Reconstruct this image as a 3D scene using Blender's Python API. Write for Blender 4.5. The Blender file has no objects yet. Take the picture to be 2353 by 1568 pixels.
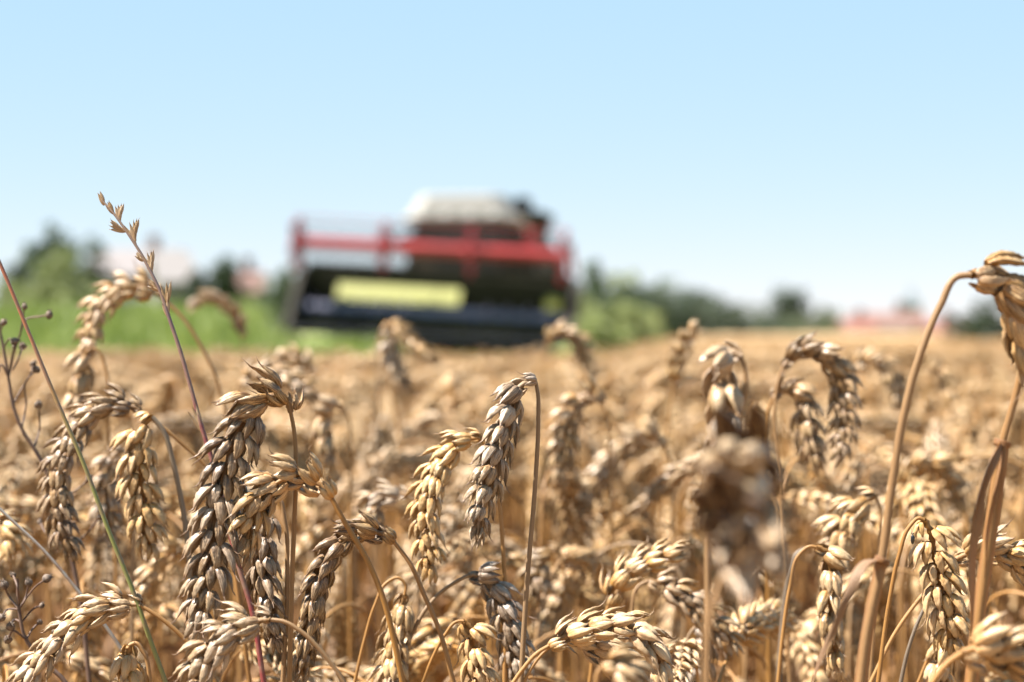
import bpy, math, random
import numpy as np
from mathutils import Vector, Matrix, Euler
R = math.radians
random.seed(7); rng = np.random.default_rng(7)
S = bpy.context.scene
COL = S.collection

# ------------------------------------------------------------------ camera
CAMZ, A, FW = 0.90, 0.0036, 0.446          # height, pitch, sensor/lens ratio
cam_d = bpy.data.cameras.new('camera'); cam = bpy.data.objects.new('camera', cam_d); COL.objects.link(cam)
cam.location = (0, 0, CAMZ); cam.rotation_euler = (math.pi/2 - A, 0, 0)
cam_d.sensor_width = 22.3; cam_d.lens = 50; cam_d.clip_start = 0.02; cam_d.clip_end = 6000
cam_d.dof.use_dof = True; cam_d.dof.focus_distance = 0.86; cam_d.dof.aperture_fstop = 6.6
cam_d.dof.aperture_blades = 0
S.camera = cam

# ------------------------------------------------------------------ world, sun, exposure
SUN = Vector((-0.95, -0.16, 0)).normalized() * math.cos(R(57)) + Vector((0, 0, math.sin(R(57))))
w = bpy.data.worlds.new('World'); S.world = w; w.use_nodes = True
nt = w.node_tree; nt.nodes.clear()
sky = nt.nodes.new('ShaderNodeTexSky'); sky.sky_type = 'NISHITA'; sky.sun_disc = False
sky.sun_elevation = R(57); sky.sun_rotation = math.atan2(SUN.x, SUN.y) % (2*math.pi)
sky.air_density = 0.6; sky.dust_density = 0.0; sky.ozone_density = 2.0; sky.altitude = 0
bg = nt.nodes.new('ShaderNodeBackground'); bg.inputs[1].default_value = 0.1
wo = nt.nodes.new('ShaderNodeOutputWorld')
vs = nt.nodes.new('ShaderNodeVectorMath'); vs.operation = 'MULTIPLY_ADD'   # thin bright summer air over the clear sky
vs.inputs[1].default_value = (.23, .12, .05); vs.inputs[2].default_value = (.71, 1.34, 1.92)
nt.links.new(sky.outputs[0], vs.inputs[0]); nt.links.new(vs.outputs[0], bg.inputs[0]); nt.links.new(bg.outputs[0], wo.inputs[0])
sl = bpy.data.lights.new('sun', 'SUN'); sl.energy = 5.0; sl.angle = R(0.53); sl.color = (1, 0.95, 0.87)
so = bpy.data.objects.new('sun', sl); COL.objects.link(so)
so.rotation_euler = SUN.to_track_quat('Z', 'Y').to_euler(); so.location = SUN*50
S.view_settings.view_transform = 'Standard'; S.view_settings.look = 'None'
S.view_settings.exposure = 2.2; S.view_settings.gamma = 1
S.render.engine = 'CYCLES'
S.cycles.max_bounces = 10; S.cycles.diffuse_bounces = 6; S.cycles.transmission_bounces = 6

# ------------------------------------------------------------------ helpers
def P(ox, oy, D):
    """a point at depth D metres in front of the lens (overview pixel units 2353x1568)"""
    x = (ox-1176.5)/2353*FW*D; v = (784-oy)/2353*FW*D
    return np.array([x, D*math.cos(A)+v*math.sin(A), CAMZ+v*math.cos(A)-D*math.sin(A)])

def tag(o, label=None, cat=None, group=None, kind=None):
    if label: o['label'] = label
    if cat: o['category'] = cat
    if group: o['group'] = group
    if kind: o['kind'] = kind
    return o
def empty(name, loc, rz=0):
    o = bpy.data.objects.new(name, None); COL.objects.link(o); o.location = loc
    o.rotation_euler = (0, 0, rz); o.empty_display_size = 0.02; return o
def link(name, mesh, parent=None, loc=None):
    o = bpy.data.objects.new(name, mesh); COL.objects.link(o)
    if parent: o.parent = parent
    if loc is not None: o.location = loc
    return o

class MB:
    """collects quads; fl = (t along, angle, random) per vertex for the materials"""
    def __init__(s): s.v = []; s.f = []; s.m = []; s.a = []; s.n = 0
    def add(s, v, f, m=0, a=None):
        v = np.asarray(v, float); f = np.asarray(f, int)
        s.v.append(v); s.f.append(f+s.n); s.m.append(np.full(len(f), m)); s.n += len(v)
        s.a.append(np.zeros((len(v), 3)) if a is None else a)
    def grid(s, V, m=0, a=None, wrap=True):
        """V: (n, k, 3) rings"""
        n, k = V.shape[:2]
        i = np.arange(n-1)[:, None]; j = np.arange(k if wrap else k-1)[None]
        j2 = (j+1) % k
        f = np.stack([i*k+j, i*k+j2, (i+1)*k+j2, (i+1)*k+j], -1).reshape(-1, 4)
        s.add(V.reshape(-1, 3), f, m, None if a is None else a.reshape(-1, 3))
    def merge(s, o, M=None, mo=0):
        v, f, m, a = o.arrays()
        if M is not None: v = v @ M[:3, :3].T + M[:3, 3]
        s.add(v, f, 0, a); s.m[-1] = m+mo
    def arrays(s):
        return np.concatenate(s.v), np.concatenate(s.f), np.concatenate(s.m), np.concatenate(s.a)
    def mesh(s, name, mats, smooth=True):
        v, f, m, a = s.arrays()
        me = bpy.data.meshes.new(name)
        me.vertices.add(len(v)); me.vertices.foreach_set('co', v.astype(np.float32).ravel())
        me.loops.add(len(f)*4); me.loops.foreach_set('vertex_index', f.astype(np.int32).ravel())
        me.polygons.add(len(f)); me.polygons.foreach_set('loop_start', np.arange(0, len(f)*4, 4, dtype=np.int32))
        me.polygons.foreach_set('loop_total', np.full(len(f), 4, dtype=np.int32))
        me.polygons.foreach_set('material_index', m.astype(np.int32))
        me.polygons.foreach_set('use_smooth', np.full(len(f), smooth))
        at = me.attributes.new('fl', 'FLOAT_VECTOR', 'POINT'); at.data.foreach_set('vector', a.astype(np.float32).ravel())
        for x in mats: me.materials.append(x)
        me.update(calc_edges=True); me.validate(); return me
    def obj(s, name, mats, parent=None, loc=None, smooth=True):
        if not isinstance(mats, (list, tuple)): mats = [mats]
        return link(name, s.mesh(name, mats, smooth), parent, loc)

def norm(v): return v/np.maximum(np.linalg.norm(v, axis=-1, keepdims=True), 1e-9)
def crom(pts, n):
    p = np.asarray(pts, float); p = np.vstack([2*p[0]-p[1], p, 2*p[-1]-p[-2]])
    out = []
    for i in range(1, len(p)-2):
        for t in np.linspace(0, 1, n, endpoint=False):
            a, b, c, d = p[i-1], p[i], p[i+1], p[i+2]
            l0, l1, l2 = (np.linalg.norm(b-a)+1e-9, np.linalg.norm(c-b)+1e-9, np.linalg.norm(d-c)+1e-9)
            m1 = ((b-a)/l0*l1+(c-b)/l1*l0)/(l0+l1)*l1; m2 = ((c-b)/l1*l2+(d-c)/l2*l1)/(l1+l2)*l1
            out.append((2*t**3-3*t*t+1)*b+(t**3-2*t*t+t)*m1+(3*t*t-2*t**3)*c+(t**3-t*t)*m2)
    out.append(p[-2]); return np.array(out)
def resample(p, n):
    d = np.r_[0, np.cumsum(np.linalg.norm(np.diff(p, axis=0), axis=1))]
    t = np.linspace(0, d[-1], n); return np.stack([np.interp(t, d, p[:, i]) for i in range(3)], 1), d[-1]
def frames(p, ref=(0, 1, 0)):
    T = norm(np.gradient(p, axis=0)); B = np.zeros_like(T); prev = np.array(ref, float)
    for i in range(len(p)):
        b = prev-T[i]*(prev@T[i]); l = np.linalg.norm(b)
        if l < 1e-6: b = np.cross(T[i], [1, .1, 0]); l = np.linalg.norm(b)
        B[i] = b/l; prev = B[i]
    return T, B, np.cross(T, B)
def tube(mb, p, r, k=8, m=0, rnd=None, ridge=0, flat=1.0):
    p = np.asarray(p, float); T, B, N = frames(p); r = np.broadcast_to(r, (len(p),))
    th = np.linspace(0, 2*np.pi, k, endpoint=False)
    rr = r[:, None]*(1+ridge*np.cos(th*(k//2)))[None]
    V = p[:, None]+rr[..., None]*(np.cos(th)[None, :, None]*B[:, None]+flat*np.sin(th)[None, :, None]*N[:, None])
    a = np.zeros(V.shape); d = np.r_[0, np.cumsum(np.linalg.norm(np.diff(p, axis=0), axis=1))]
    a[..., 0] = d[:, None]*10; a[..., 1] = (th/(2*np.pi))[None]; a[..., 2] = random.random() if rnd is None else rnd
    mb.grid(V, m, a)
def box(mb, c, s, m=0, M=None, bev=0.0):
    x, y, z = [q/2 for q in s]; b = min(bev, x*.9, y*.9, z*.9)
    v = np.array([[i, j, k] for k in (-1, 1) for j in (-1, 1) for i in (-1, 1)], float)
    if b <= 0:
        vv = v*[x, y, z]; f = [[0, 2, 3, 1], [4, 5, 7, 6], [0, 1, 5, 4], [2, 6, 7, 3], [0, 4, 6, 2], [1, 3, 7, 5]]
    else:
        vv = []; f = []
        # rounded along z: outline octagon rings
        o = np.array([[x-b, -y], [x, -y+b], [x, y-b], [x-b, y], [-x+b, y], [-x, y-b], [-x, -y+b], [-x+b, -y]])
        q = np.array([(1-b/x), (1-b/y)])
        rings = [(-z, q), (-z+b, [1, 1]), (z-b, [1, 1]), (z, q)]
        for zz, sc in rings: vv += [[px*sc[0], py*sc[1], zz] for px, py in o]
        for i in range(3):
            for j in range(8): f.append([i*8+j, i*8+(j+1) % 8, i*8+8+(j+1) % 8, i*8+8+j])
        for base, rev in ((0, 1), (24, 0)):
            for q4 in ([0, 1, 2, 3], [0, 3, 4, 7], [4, 5, 6, 7]):
                q4 = [base+t for t in q4]; f.append(q4[::-1] if rev else q4)
        vv = np.array(vv)
    if M is not None: vv = vv @ np.array(M.to_3x3()).T
    mb.add(vv+np.array(c), f, m)
def bar(mb, a, b, wd, m=0):
    a = np.array(a, float); b = np.array(b, float); tube(mb, np.linspace(a, b, 3), wd, 6, m)

# ------------------------------------------------------------------ materials
class Mat:
    def __init__(s, name):
        s.m = bpy.data.materials.new(name); s.m.use_nodes = True; s.nt = s.m.node_tree
        s.N = s.nt.nodes; s.L = s.nt.links; s.b = s.N['Principled BSDF']; s.out = s.N['Material Output']
    def n(s, t, **k):
        x = s.N.new('ShaderNode'+t)
        for a, v in k.items(): setattr(x, a, v)
        return x
    def mixc(s, f, a, b, mode='MIX'):
        x = s.n('Mix', data_type='RGBA', blend_type=mode)
        for i, v in ((0, f), (6, a), (7, b)):
            if hasattr(v, 'links') or hasattr(v, 'is_linked'): s.L.new(v, x.inputs[i])
            elif i == 0: x.inputs[0].default_value = v
            else: x.inputs[i].default_value = (*v, 1)
        return x.outputs[2]
    def math(s, op, a, b=0.0, c=0.0, clamp=False):
        x = s.n('Math', operation=op, use_clamp=clamp)
        for i, v in enumerate((a, b, c)):
            if hasattr(v, 'is_linked'): s.L.new(v, x.inputs[i])
            else: x.inputs[i].default_value = v
        return x.outputs[0]
    def noise(s, vec, scale, detail=3, rough=.6):
        x = s.n('TexNoise'); x.inputs['Scale'].default_value = scale; x.inputs['Detail'].default_value = detail
        x.inputs['Roughness'].default_value = rough
        if vec is not None: s.L.new(vec, x.inputs['Vector'])
        return x.outputs['Fac']
    def ramp(s, f, a, b):
        x = s.n('MapRange'); x.interpolation_type = 'SMOOTHSTEP'; s.L.new(f, x.inputs[0])
        x.inputs[1].default_value = a; x.inputs[2].default_value = b; return x.outputs[0]
    def set(s, **k):
        for a, v in k.items():
            i = s.b.inputs[a.replace('_', ' ')]
            if hasattr(v, 'is_linked'): s.L.new(v, i)
            else: i.default_value = (*v, 1) if isinstance(v, tuple) and len(v) == 3 else v
    def bump(s, h, strength, dist):
        x = s.n('Bump'); s.L.new(h, x.inputs['Height']); x.inputs['Strength'].default_value = strength
        x.inputs['Distance'].default_value = dist; s.L.new(x.outputs[0], s.b.inputs['Normal'])
    def translucent(s, col, f):
        t = s.n('BsdfTranslucent'); s.L.new(col, t.inputs[0]) if hasattr(col, 'is_linked') else setattr(t.inputs[0], 'default_value', (*col, 1))
        x = s.n('MixShader'); x.inputs[0].default_value = f
        s.L.new(s.b.outputs[0], x.inputs[1]); s.L.new(t.outputs[0], x.inputs[2]); s.L.new(x.outputs[0], s.out.inputs[0])

def straw(name, pale, gold, grey, dark, sc_t, sc_a, trans, streak, rough=.5, stem=False):
    k = Mat(name)
    at = k.n('Attribute', attribute_name='fl'); sp = k.n('SeparateXYZ'); k.L.new(at.outputs['Vector'], sp.inputs[0])
    oi = k.n('ObjectInfo'); oc = k.n('SeparateColor'); k.L.new(oi.outputs['Color'], oc.inputs[0])
    t, ang, rnd = sp.outputs; orand = oi.outputs['Random']
    ca = k.math('COSINE', k.math('MULTIPLY', ang, 6.28318)); sa = k.math('SINE', k.math('MULTIPLY', ang, 6.28318))
    cv = k.n('CombineXYZ')
    off = k.math('ADD', k.math('MULTIPLY', rnd, 37.0), k.math('MULTIPLY', orand, 91.0))
    k.L.new(k.math('MULTIPLY', ca, sc_a), cv.inputs[0]); k.L.new(k.math('MULTIPLY_ADD', sa, sc_a, off), cv.inputs[1])
    k.L.new(k.math('MULTIPLY', t, sc_t), cv.inputs[2])
    tc = k.n('TexCoord'); ob = tc.outputs['Object']
    fine = k.noise(cv.outputs[0], 2.2, 4, .65)
    big = k.noise(cv.outputs[0], .7, 2)
    # tone between gold and pale: tip paler, base golden
    f1 = k.ramp(k.math('ADD', k.math('MULTIPLY', t, .0 if stem else .55), k.math('MULTIPLY', big, 1.0)), .38, .95)
    c = k.mixc(f1, gold, pale)
    g = k.math('ADD', oc.outputs[0], k.math('MULTIPLY', k.math('SUBTRACT', k.math('ADD', rnd, orand), 1.0), .30), clamp=True)
    c = k.mixc(g, c, grey)
    fs = k.ramp(k.math('MULTIPLY_ADD', oc.outputs[1], .13, k.math('ADD', fine, -.05)), streak[0], streak[1])
    c = k.mixc(k.math('MULTIPLY', fs, k.math('MULTIPLY_ADD', oc.outputs[1], .5, .42), clamp=True), c, dark)
    if not stem: c = k.mixc(k.math('MULTIPLY', k.ramp(k.math('ADD', t, k.math('MULTIPLY', big, .25)), .92, 1.12), .65), c, (.10, .045, .018))
    spot = k.n('TexVoronoi'); spot.inputs['Scale'].default_value = 900 if not stem else 700
    k.L.new(ob, spot.inputs['Vector'])
    sd = k.ramp(spot.outputs['Distance'], .20, .10)
    sel = k.ramp(k.noise(ob, 130, 2), .52, .66)
    c = k.mixc(k.math('MULTIPLY', k.math('MULTIPLY', sd, sel), .75), c, (.035, .02, .012))
    v = k.math('ADD', k.math('MULTIPLY_ADD', orand, .30, .68), k.math('MULTIPLY', rnd, .34 if not stem else 0.1))
    hs = k.n('HueSaturation'); k.L.new(c, hs.inputs['Color']); k.L.new(v, hs.inputs['Value'])
    col = hs.outputs[0]
    k.set(Base_Color=col, Roughness=rough); k.b.inputs['Specular IOR Level'].default_value = .45
    k.bump(fine, .6, .00018)
    k.translucent(k.mixc(.5, col, (.75, .34, .08)), trans)
    return k.m
M_husk = straw('wheat_husk', (.44, .295, .14), (.38, .18, .034), (.235, .195, .16), (.030, .011, .004), .8, 4.2, .07, (.48, .58), .38)
M_stem = straw('wheat_stem', (.30, .19, .07), (.33, .145, .022), (.17, .145, .11), (.06, .025, .009), 3, 9, .06, (.47, .66), .5, True)
M_leaf = straw('wheat_leaf', (.32, .215, .10), (.28, .12, .028), (.18, .155, .12), (.08, .028, .012), 3, 14, .25, (.46, .70), .6, True)

def simple(name, col, rough=.5, metal=0.0, var=.12, scale=20, col2=None, coat=0):
    col = tuple(q*.64 for q in col); col2 = tuple(q*.64 for q in col2) if col2 else None
    k = Mat(name); tc = k.n('TexCoord'); f = k.noise(tc.outputs['Object'], scale, 4)
    c2 = col2 or tuple(q*(1-var*2) for q in col)
    k.set(Base_Color=k.mixc(k.ramp(f, .35, .68), col, c2), Roughness=rough, Metallic=metal); k.b.inputs['Coat Weight'].default_value = coat
    return k.m
def foliage(name, c1, c2, trans=.25):
    c1 = tuple(q*.72 for q in c1); c2 = tuple(q*.72 for q in c2)
    k = Mat(name); at = k.n('Attribute', attribute_name='fl'); sp = k.n('SeparateXYZ'); k.L.new(at.outputs['Vector'], sp.inputs[0])
    oi = k.n('ObjectInfo')
    col = k.mixc(sp.outputs[2], c1, c2)
    hs = k.n('HueSaturation'); k.L.new(col, hs.inputs['Color']); k.L.new(k.math('MULTIPLY_ADD', oi.outputs['Random'], .4, .8), hs.inputs['Value'])
    k.set(Base_Color=hs.outputs[0], Roughness=.55); k.translucent(hs.outputs[0], trans); return k.m
M_tree_dark = foliage('leaves_dark', (.028, .05, .022), (.055, .085, .035))
M_tree_mid = foliage('leaves_mid', (.05, .085, .03), (.10, .14, .05))
M_tree_olive = foliage('leaves_olive', (.17, .21, .06), (.28, .31, .11))
M_green = foliage('leaves_green', (.15, .22, .035), (.28, .33, .07), .35)
M_bark = simple('bark', (.12, .09, .065), .9, scale=6)

# ------------------------------------------------------------------ wheat parts
def floret(mb, L, W, T, beak, nl, nr, M, bend=.12, seed=0, mat=0):
    r = random.Random(seed)
    tt = np.linspace(0, 1, nl)
    kt = np.array([0, .10, .25, .42, .6, .76, .88, .96, 1]); kw = np.array([.45, .78, .97, 1, .88, .66, .44, .24, .10])
    wv = np.interp(tt, kt, kw)
    if nl > 8: wv = np.convolve(np.r_[wv[0], wv, wv[-1]], [.2, .6, .2], 'valid')
    th = np.linspace(0, 2*np.pi, nr, endpoint=False)
    c, s = np.cos(th), np.sin(th)
    sec_x = np.sign(c)*np.abs(c)**.92
    sec_y = np.where(s > 0, .86*np.abs(s)**1.15+.30*np.exp(-((th-np.pi/2)/.28)**2), -.62*np.abs(s)**.8+.30*np.exp(-((th-3*np.pi/2)/.35)**2))
    rid = 1+(.07*np.cos(5*th+r.random()*6)+.05*np.cos(9*th+r.random()*6)) if nr > 9 else 1+.06*np.cos(4*th+r.random()*6)
    V = np.zeros((nl, nr, 3))
    asym = r.uniform(-.10, .10)
    V[..., 0] = wv[:, None]*W/2*sec_x*rid + (asym*W*(tt**2))[:, None]
    V[..., 1] = wv[:, None]*T/2*sec_y*rid + (bend*L*np.sin(tt*np.pi*.9)*.6 - bend*L*.9*tt**2)[:, None]
    V[..., 2] = (tt*L)[:, None]
    if nr > 9:
        wob = np.array([[r.gauss(0, .055) for _ in th] for _ in tt])*W/2; V[..., 0] += wob*c; V[..., 1] += wob*s
    a = np.zeros_like(V); rr = r.random()
    a[..., 0] = tt[:, None]; a[..., 1] = (th/(2*np.pi))[None]; a[..., 2] = rr
    # beak / awn: a curved thin cone
    nb = 5 if nl > 8 else 3; bt = np.linspace(0, 1, nb+1)[1:]
    tip = V[-1].mean(0); cx, cy = r.uniform(-.5, .5), r.uniform(-.2, .7)
    Bk = np.zeros((nb, nr, 3)); rb = W*.065*(1-bt*.8)
    Bk[..., 0] = (tip[0]+cx*beak*bt**2)[:, None]+rb[:, None]*c; Bk[..., 1] = (tip[1]+cy*beak*bt**2)[:, None]+rb[:, None]*s
    Bk[..., 2] = (tip[2]+beak*bt*(1-.25*bt))[:, None]
    ab = np.zeros_like(Bk); ab[..., 0] = 1; ab[..., 1] = a[0, :, 1]; ab[..., 2] = rr
    V = np.concatenate([V, Bk]); a = np.concatenate([a, ab])
    V = V.reshape(-1, 3) @ M[:3, :3].T + M[:3, 3]
    mb.grid(V.reshape(nl+nb, nr, 3), mat, a)

def TR(x=0, y=0, z=0, rx=0, ry=0, rz=0):
    return np.array(Matrix.Translation((x, y, z)) @ Euler((rx, ry, rz)).to_matrix().to_4x4())
def spikelet(seed, hi=True, scale=1.0, openness=1.0):
    """base at origin, grows along +Z, dorsal (outer) side +Y, fan spread along X; millimetres -> metres"""
    r = random.Random(seed); mb = MB(); nl, nr = (15, 18) if hi else (8, 8); u = .001*scale; o = openness
    n = r.choice([2, 3, 3])
    for i, sx in enumerate((-1, 1)):   # glumes, outermost
        L = r.uniform(7.4, 9.2)*u
        floret(mb, L, 4.1*u, 2.0*u, r.uniform(1.0, 2.2)*u, nl, nr,
               TR(sx*2.0*u, -.2*u, 0, rx=R(r.uniform(-4, 10)), ry=sx*R(r.uniform(15, 27)*o), rz=-sx*R(r.uniform(38, 62))), .10, r.random())
    for i, sx in enumerate((-1, 1)):   # two main florets
        L = r.uniform(8.8, 10.8)*u
        floret(mb, L, 3.8*u, 2.6*u, (r.uniform(1.5, 3.6) if r.random() < .8 else r.uniform(4, 7))*u, nl, nr,
               TR(sx*1.1*u, 1.1*u, .9*u, rx=R(r.uniform(-12, -2)), ry=sx*R(r.uniform(5, 15)*o), rz=-sx*R(r.uniform(12, 34))), .12, r.random())
    if n == 3:
        floret(mb, r.uniform(7.5, 9)*u, 3.0*u, 2.6*u, r.uniform(1, 3)*u, nl, nr,
               TR(r.uniform(-.4, .4)*u, 2.0*u, 2.6*u, rx=R(r.uniform(-14, 4)), ry=R(r.uniform(-8, 8)), rz=R(r.uniform(-30, 30))), .10, r.random())
    return mb
SPK_HI = [spikelet(100+i, True, openness=random.uniform(.85, 1.35)).mesh('spikelet', [M_husk]) for i in range(12)]
SPK_LO = [spikelet(200+i, False, openness=random.uniform(.85, 1.35)) for i in range(8)]

def ear_frames(path, scale, roll, seed, opn=1.0):
    """yields 4x4 matrices for the spikelets of an ear whose rachis runs along path"""
    r = random.Random(seed)
    p, Ln = resample(path, 60); n = max(7, int(Ln/(.0039*scale)))
    T = norm(np.gradient(p, axis=0)); out = []
    prev = None
    for i in range(60):
        s0 = np.cross(T[i], [0, 1, 0.0001]) if prev is None else prev-T[i]*(prev@T[i])
        prev = norm(s0); T[i] = norm(T[i])
        out.append(prev)
    S0 = np.array(out); N0 = np.cross(T, S0)
    res = []
    for k in range(n+1):
        f = k/n; fi = min(59, f*.93*59); i = int(fi)
        pos = p[i]+(p[min(59, i+1)]-p[i])*(fi-i); t = T[i]
        ro = roll+R(35)*math.sin(f*3+seed % 5)*.5+R(r.uniform(-9, 9))
        s_ = math.cos(ro)*S0[i]+math.sin(ro)*N0[i]
        sg = 1 if k % 2 else -1
        sz = scale*(1-.30*max(0, (f-.72)/.28))*(.62+.38*min(1, f/.10))*r.uniform(.92, 1.08)
        if k == n: z = t; y = s_
        else:
            an = R(r.uniform(20, 39)*opn)*(1.0-.35*max(0, (f-.8)/.2))
            z = norm(t*math.cos(an)+s_*sg*math.sin(an)); y = norm(s_*sg*math.cos(an)-t*math.sin(an))
        x = np.cross(y, z)
        M = np.eye(4); M[:3, 0] = x*sz; M[:3, 1] = y*sz; M[:3, 2] = z*sz
        M[:3, 3] = pos+s_*sg*.0013*scale*(k != n); res.append(M)
    return p, res

def rachis_mb(p, scale):
    mb = MB(); q, _ = resample(p, 40); q = q+0
    q[1::2] += .0004*scale; tube(mb, q, .0009*scale*np.linspace(1.2, .6, 40), 6); return mb

def ribbon(mb, pts, wd, seed, mat=0, fold=.5, n=36, twist=1.0):
    r = random.Random(seed); p, L = resample(crom(pts, 10), n); T, B, N = frames(p, (r.uniform(-1, 1), r.uniform(-1, 1), .2))
    t = np.linspace(0, 1, n); an = twist*(r.uniform(-1.2, 1.2)*t+.35*np.sin(t*9+r.random()*6))
    W = wd*np.interp(t, [0, .08, .35, .75, 1], [.55, .95, 1, .6, .06])*(1+.10*np.sin(t*23+r.random()*6))
    u = np.linspace(-1, 1, 9); V = np.zeros((n, 9, 3))
    for i in range(n):
        x = math.cos(an[i])*B[i]+math.sin(an[i])*N[i]; y = -math.sin(an[i])*B[i]+math.cos(an[i])*N[i]
        fo = fold*(.6+.5*math.sin(t[i]*7+seed))
        V[i] = p[i]+np.outer(u*W[i]*math.cos(fo), x)+np.outer(np.abs(u)*W[i]*math.sin(fo)+.06*W[i]*np.sin(u*9+i*.3), y)
    a = np.zeros_like(V); a[..., 0] = (t*L*10)[:, None]; a[..., 1] = (u*.35+.5)[None]; a[..., 2] = r.random()
    mb.grid(V, mat, a, wrap=False)
    # underside, a paper thickness away
    Nn = np.cross(np.gradient(V, axis=0), np.gradient(V, axis=1)); Nn = norm(Nn)
    mb.grid((V+Nn*.00018)[:, ::-1], mat, a[:, ::-1], wrap=False)

def hero(label, D, ear, stem, scale=1.0, roll=None, tone=(.3, .3), dd=0.0, rs=1.6, hi=True, stem_tone=None, lean=0.0, seedo=0, group=None, leafpts=None, extra=None, crown=False, opn=1.0):
    seed = int(ear[0][0]*7+ear[0][1])+seedo
    r = random.Random(seed)
    if roll is None: roll = R(r.uniform(20, 70))*r.choice([-1, 1])
    n = len(ear); ep = [P(x, y, D+dd*(i/(n-1))) for i, (x, y) in enumerate(ear)]
    sp_ = [P(x, y, D+lean*(i/(max(1, len(stem)-1)))) for i, (x, y) in enumerate(stem)]
    if stem:
        last, pr = sp_[-1], sp_[-2] if len(sp_) > 1 else ep[0]
        d = last-pr; d = d/max(abs(d[2]), 1e-4)
    else:
        last = ep[0]; d = np.array([0.0, .0, -1])
    hx = np.clip(d[0], -.35, .35)
    ground = np.array([last[0]+hx*last[2]*.35, last[1]+.02, 0.0])
    mid = np.array([last[0]+hx*last[2]*.25, last[1]+.012, last[2]*.5])
    root = empty('wheat_stalk', (ground[0], ground[1], 0))
    tag(root, label, 'wheat', group or 'wheat stalks standing in the foreground')
    G = np.array([ground[0], ground[1], 0])
    full = crom([ep[0]]+sp_+[mid, ground], 8)-G
    d0 = ep[0]-G; mb = MB()
    ln = np.r_[0, np.cumsum(np.linalg.norm(np.diff(full, axis=0), axis=1))]
    rad = .00064*rs*np.interp(ln, [0, .01, .1, .5], [.72, .80, 1.0, 1.15])
    tube(mb, full, rad, 12, ridge=.03)
    s = mb.obj('stem', [M_stem], root); s.color = (*(stem_tone or (tone[0]*.8, tone[1]*.6)), 0, 1)
    path = crom(ep, 10)-G
    p, ms = ear_frames(path, scale, roll, seed, opn)
    e = rachis_mb(p, scale).obj('ear', [M_stem], root, loc=(0, 0, 0)); e.color = (tone[0], tone[1], 0, 1)
    for k, M in enumerate(ms):
        o = link('spikelet', r.choice(SPK_HI), e); o.matrix_local = Matrix(M.tolist())
        o.color = (min(1, max(0, tone[0]+r.uniform(-.12, .12))), min(1, max(0, tone[1]+r.uniform(-.2, .25))), 0, 1)
    if crown == 'tip':
        ch_ = list(e.children)
        for o in ch_: o.color = (.05, 1.25, 0, 1)
        for o in ch_[-6:-2]: o.color = (.45, -.4, 0, 1)  # bright highlight on the dark ball put into the colour of a few husks
    elif crown:
        for o in list(e.children)[:5]: o.color = (.1, .85, 0, 1); o.scale = o.scale*1.1
    if leafpts:
        for (lp, lw, ltone) in leafpts:
            mb = MB(); ribbon(mb, [P(x, y, D+dz)-G for x, y, dz in lp], lw, seed+3, fold=.9, twist=.35)
            l = mb.obj('leaf', [M_leaf], root); l.color = (*ltone, 0, 1)
    if extra: extra(root, G)
    return root

# ------------------------------------------------------------------ the wheat ears one can tell apart
H = hero
H('sharp greyish wheat ear at the centre, nodding left of its straight stem', .86,
  [(1231,878),(1200,884),(1176,925),(1152,1000),(1126,1090),(1104,1170),(1096,1240)],
  [(1236,905),(1237,960),(1230,1110),(1211,1340),(1197,1568)], tone=(.65,.5), roll=R(-50), dd=-.01)
H('golden wheat ear directly behind and left of the grey central ear', .93,
  [(1104,1008),(1070,1010),(1025,1045),(990,1110),(975,1190),(985,1260),(990,1325)],
  [(1128,1040),(1144,1130),(1155,1250),(1162,1400),(1160,1568)], scale=1.0, tone=(.12,.15), roll=R(35))
H('largest wheat ear on the left, grey and brown, crowned by curled brown husks', .84,
  [(668,948),(650,915),(610,912),(566,960),(528,1040),(506,1130),(494,1220),(484,1310),(460,1400),(440,1475)],
  [(675,985),(680,1060),(677,1180),(671,1330),(668,1450),(665,1568)], scale=1.12, tone=(.52,.75), roll=R(48), dd=-.015, crown=True)
H('tan wheat ear crossing behind the largest left ear, stem curving down right', .83,
  [(762,1146),(728,1112),(688,1092),(645,1106),(604,1138),(578,1190),(566,1260)],
  [(795,1205),(845,1290),(882,1380),(905,1470),(925,1568)], scale=1.04, tone=(.18,.38), rs=1.9, roll=R(-40))
H('weathered wheat ear hanging straight down beneath the tan crossing ear', .88,
  [(622,1165),(606,1215),(600,1300),(612,1390),(636,1480)], [(640,1150),(655,1200),(660,1320),(650,1568)], tone=(.55,.85), roll=R(60))
H('dark brown wheat ear with one bright torn husk, left of the golden ear', .88,
  [(906,1246),(868,1226),(822,1220),(776,1250),(744,1305),(722,1385),(706,1460),(692,1555)],
  [(942,1295),(976,1370),(1010,1450),(1042,1568)], tone=(.25,.9), roll=R(-60), rs=1.7)
H('pale wheat ear bending out of the bottom edge in front of the largest left ear', .80,
  [(622,1424),(585,1430),(538,1444),(498,1476),(462,1525),(432,1600)],
  [(650,1428),(690,1450),(745,1505),(790,1568),(815,1620)], tone=(.5,.45), roll=R(45), rs=1.5)
H('pale tan wheat ear in the bottom left corner leaning out to the left', .85,
  [(324,1392),(272,1388),(212,1404),(160,1444),(108,1496),(62,1555),(25,1610)],
  [(368,1420),(430,1475),(480,1540),(520,1620)], tone=(.4,.4), roll=R(40))
H('short stubby cream wheat ear at the bottom edge between the two lower left ears', .86,
  [(296,1484),(292,1510),(298,1550),(310,1620)], [(310,1478),(330,1500),(345,1568),(350,1640)], tone=(.15,.15), roll=R(80), scale=1.1)
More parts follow.
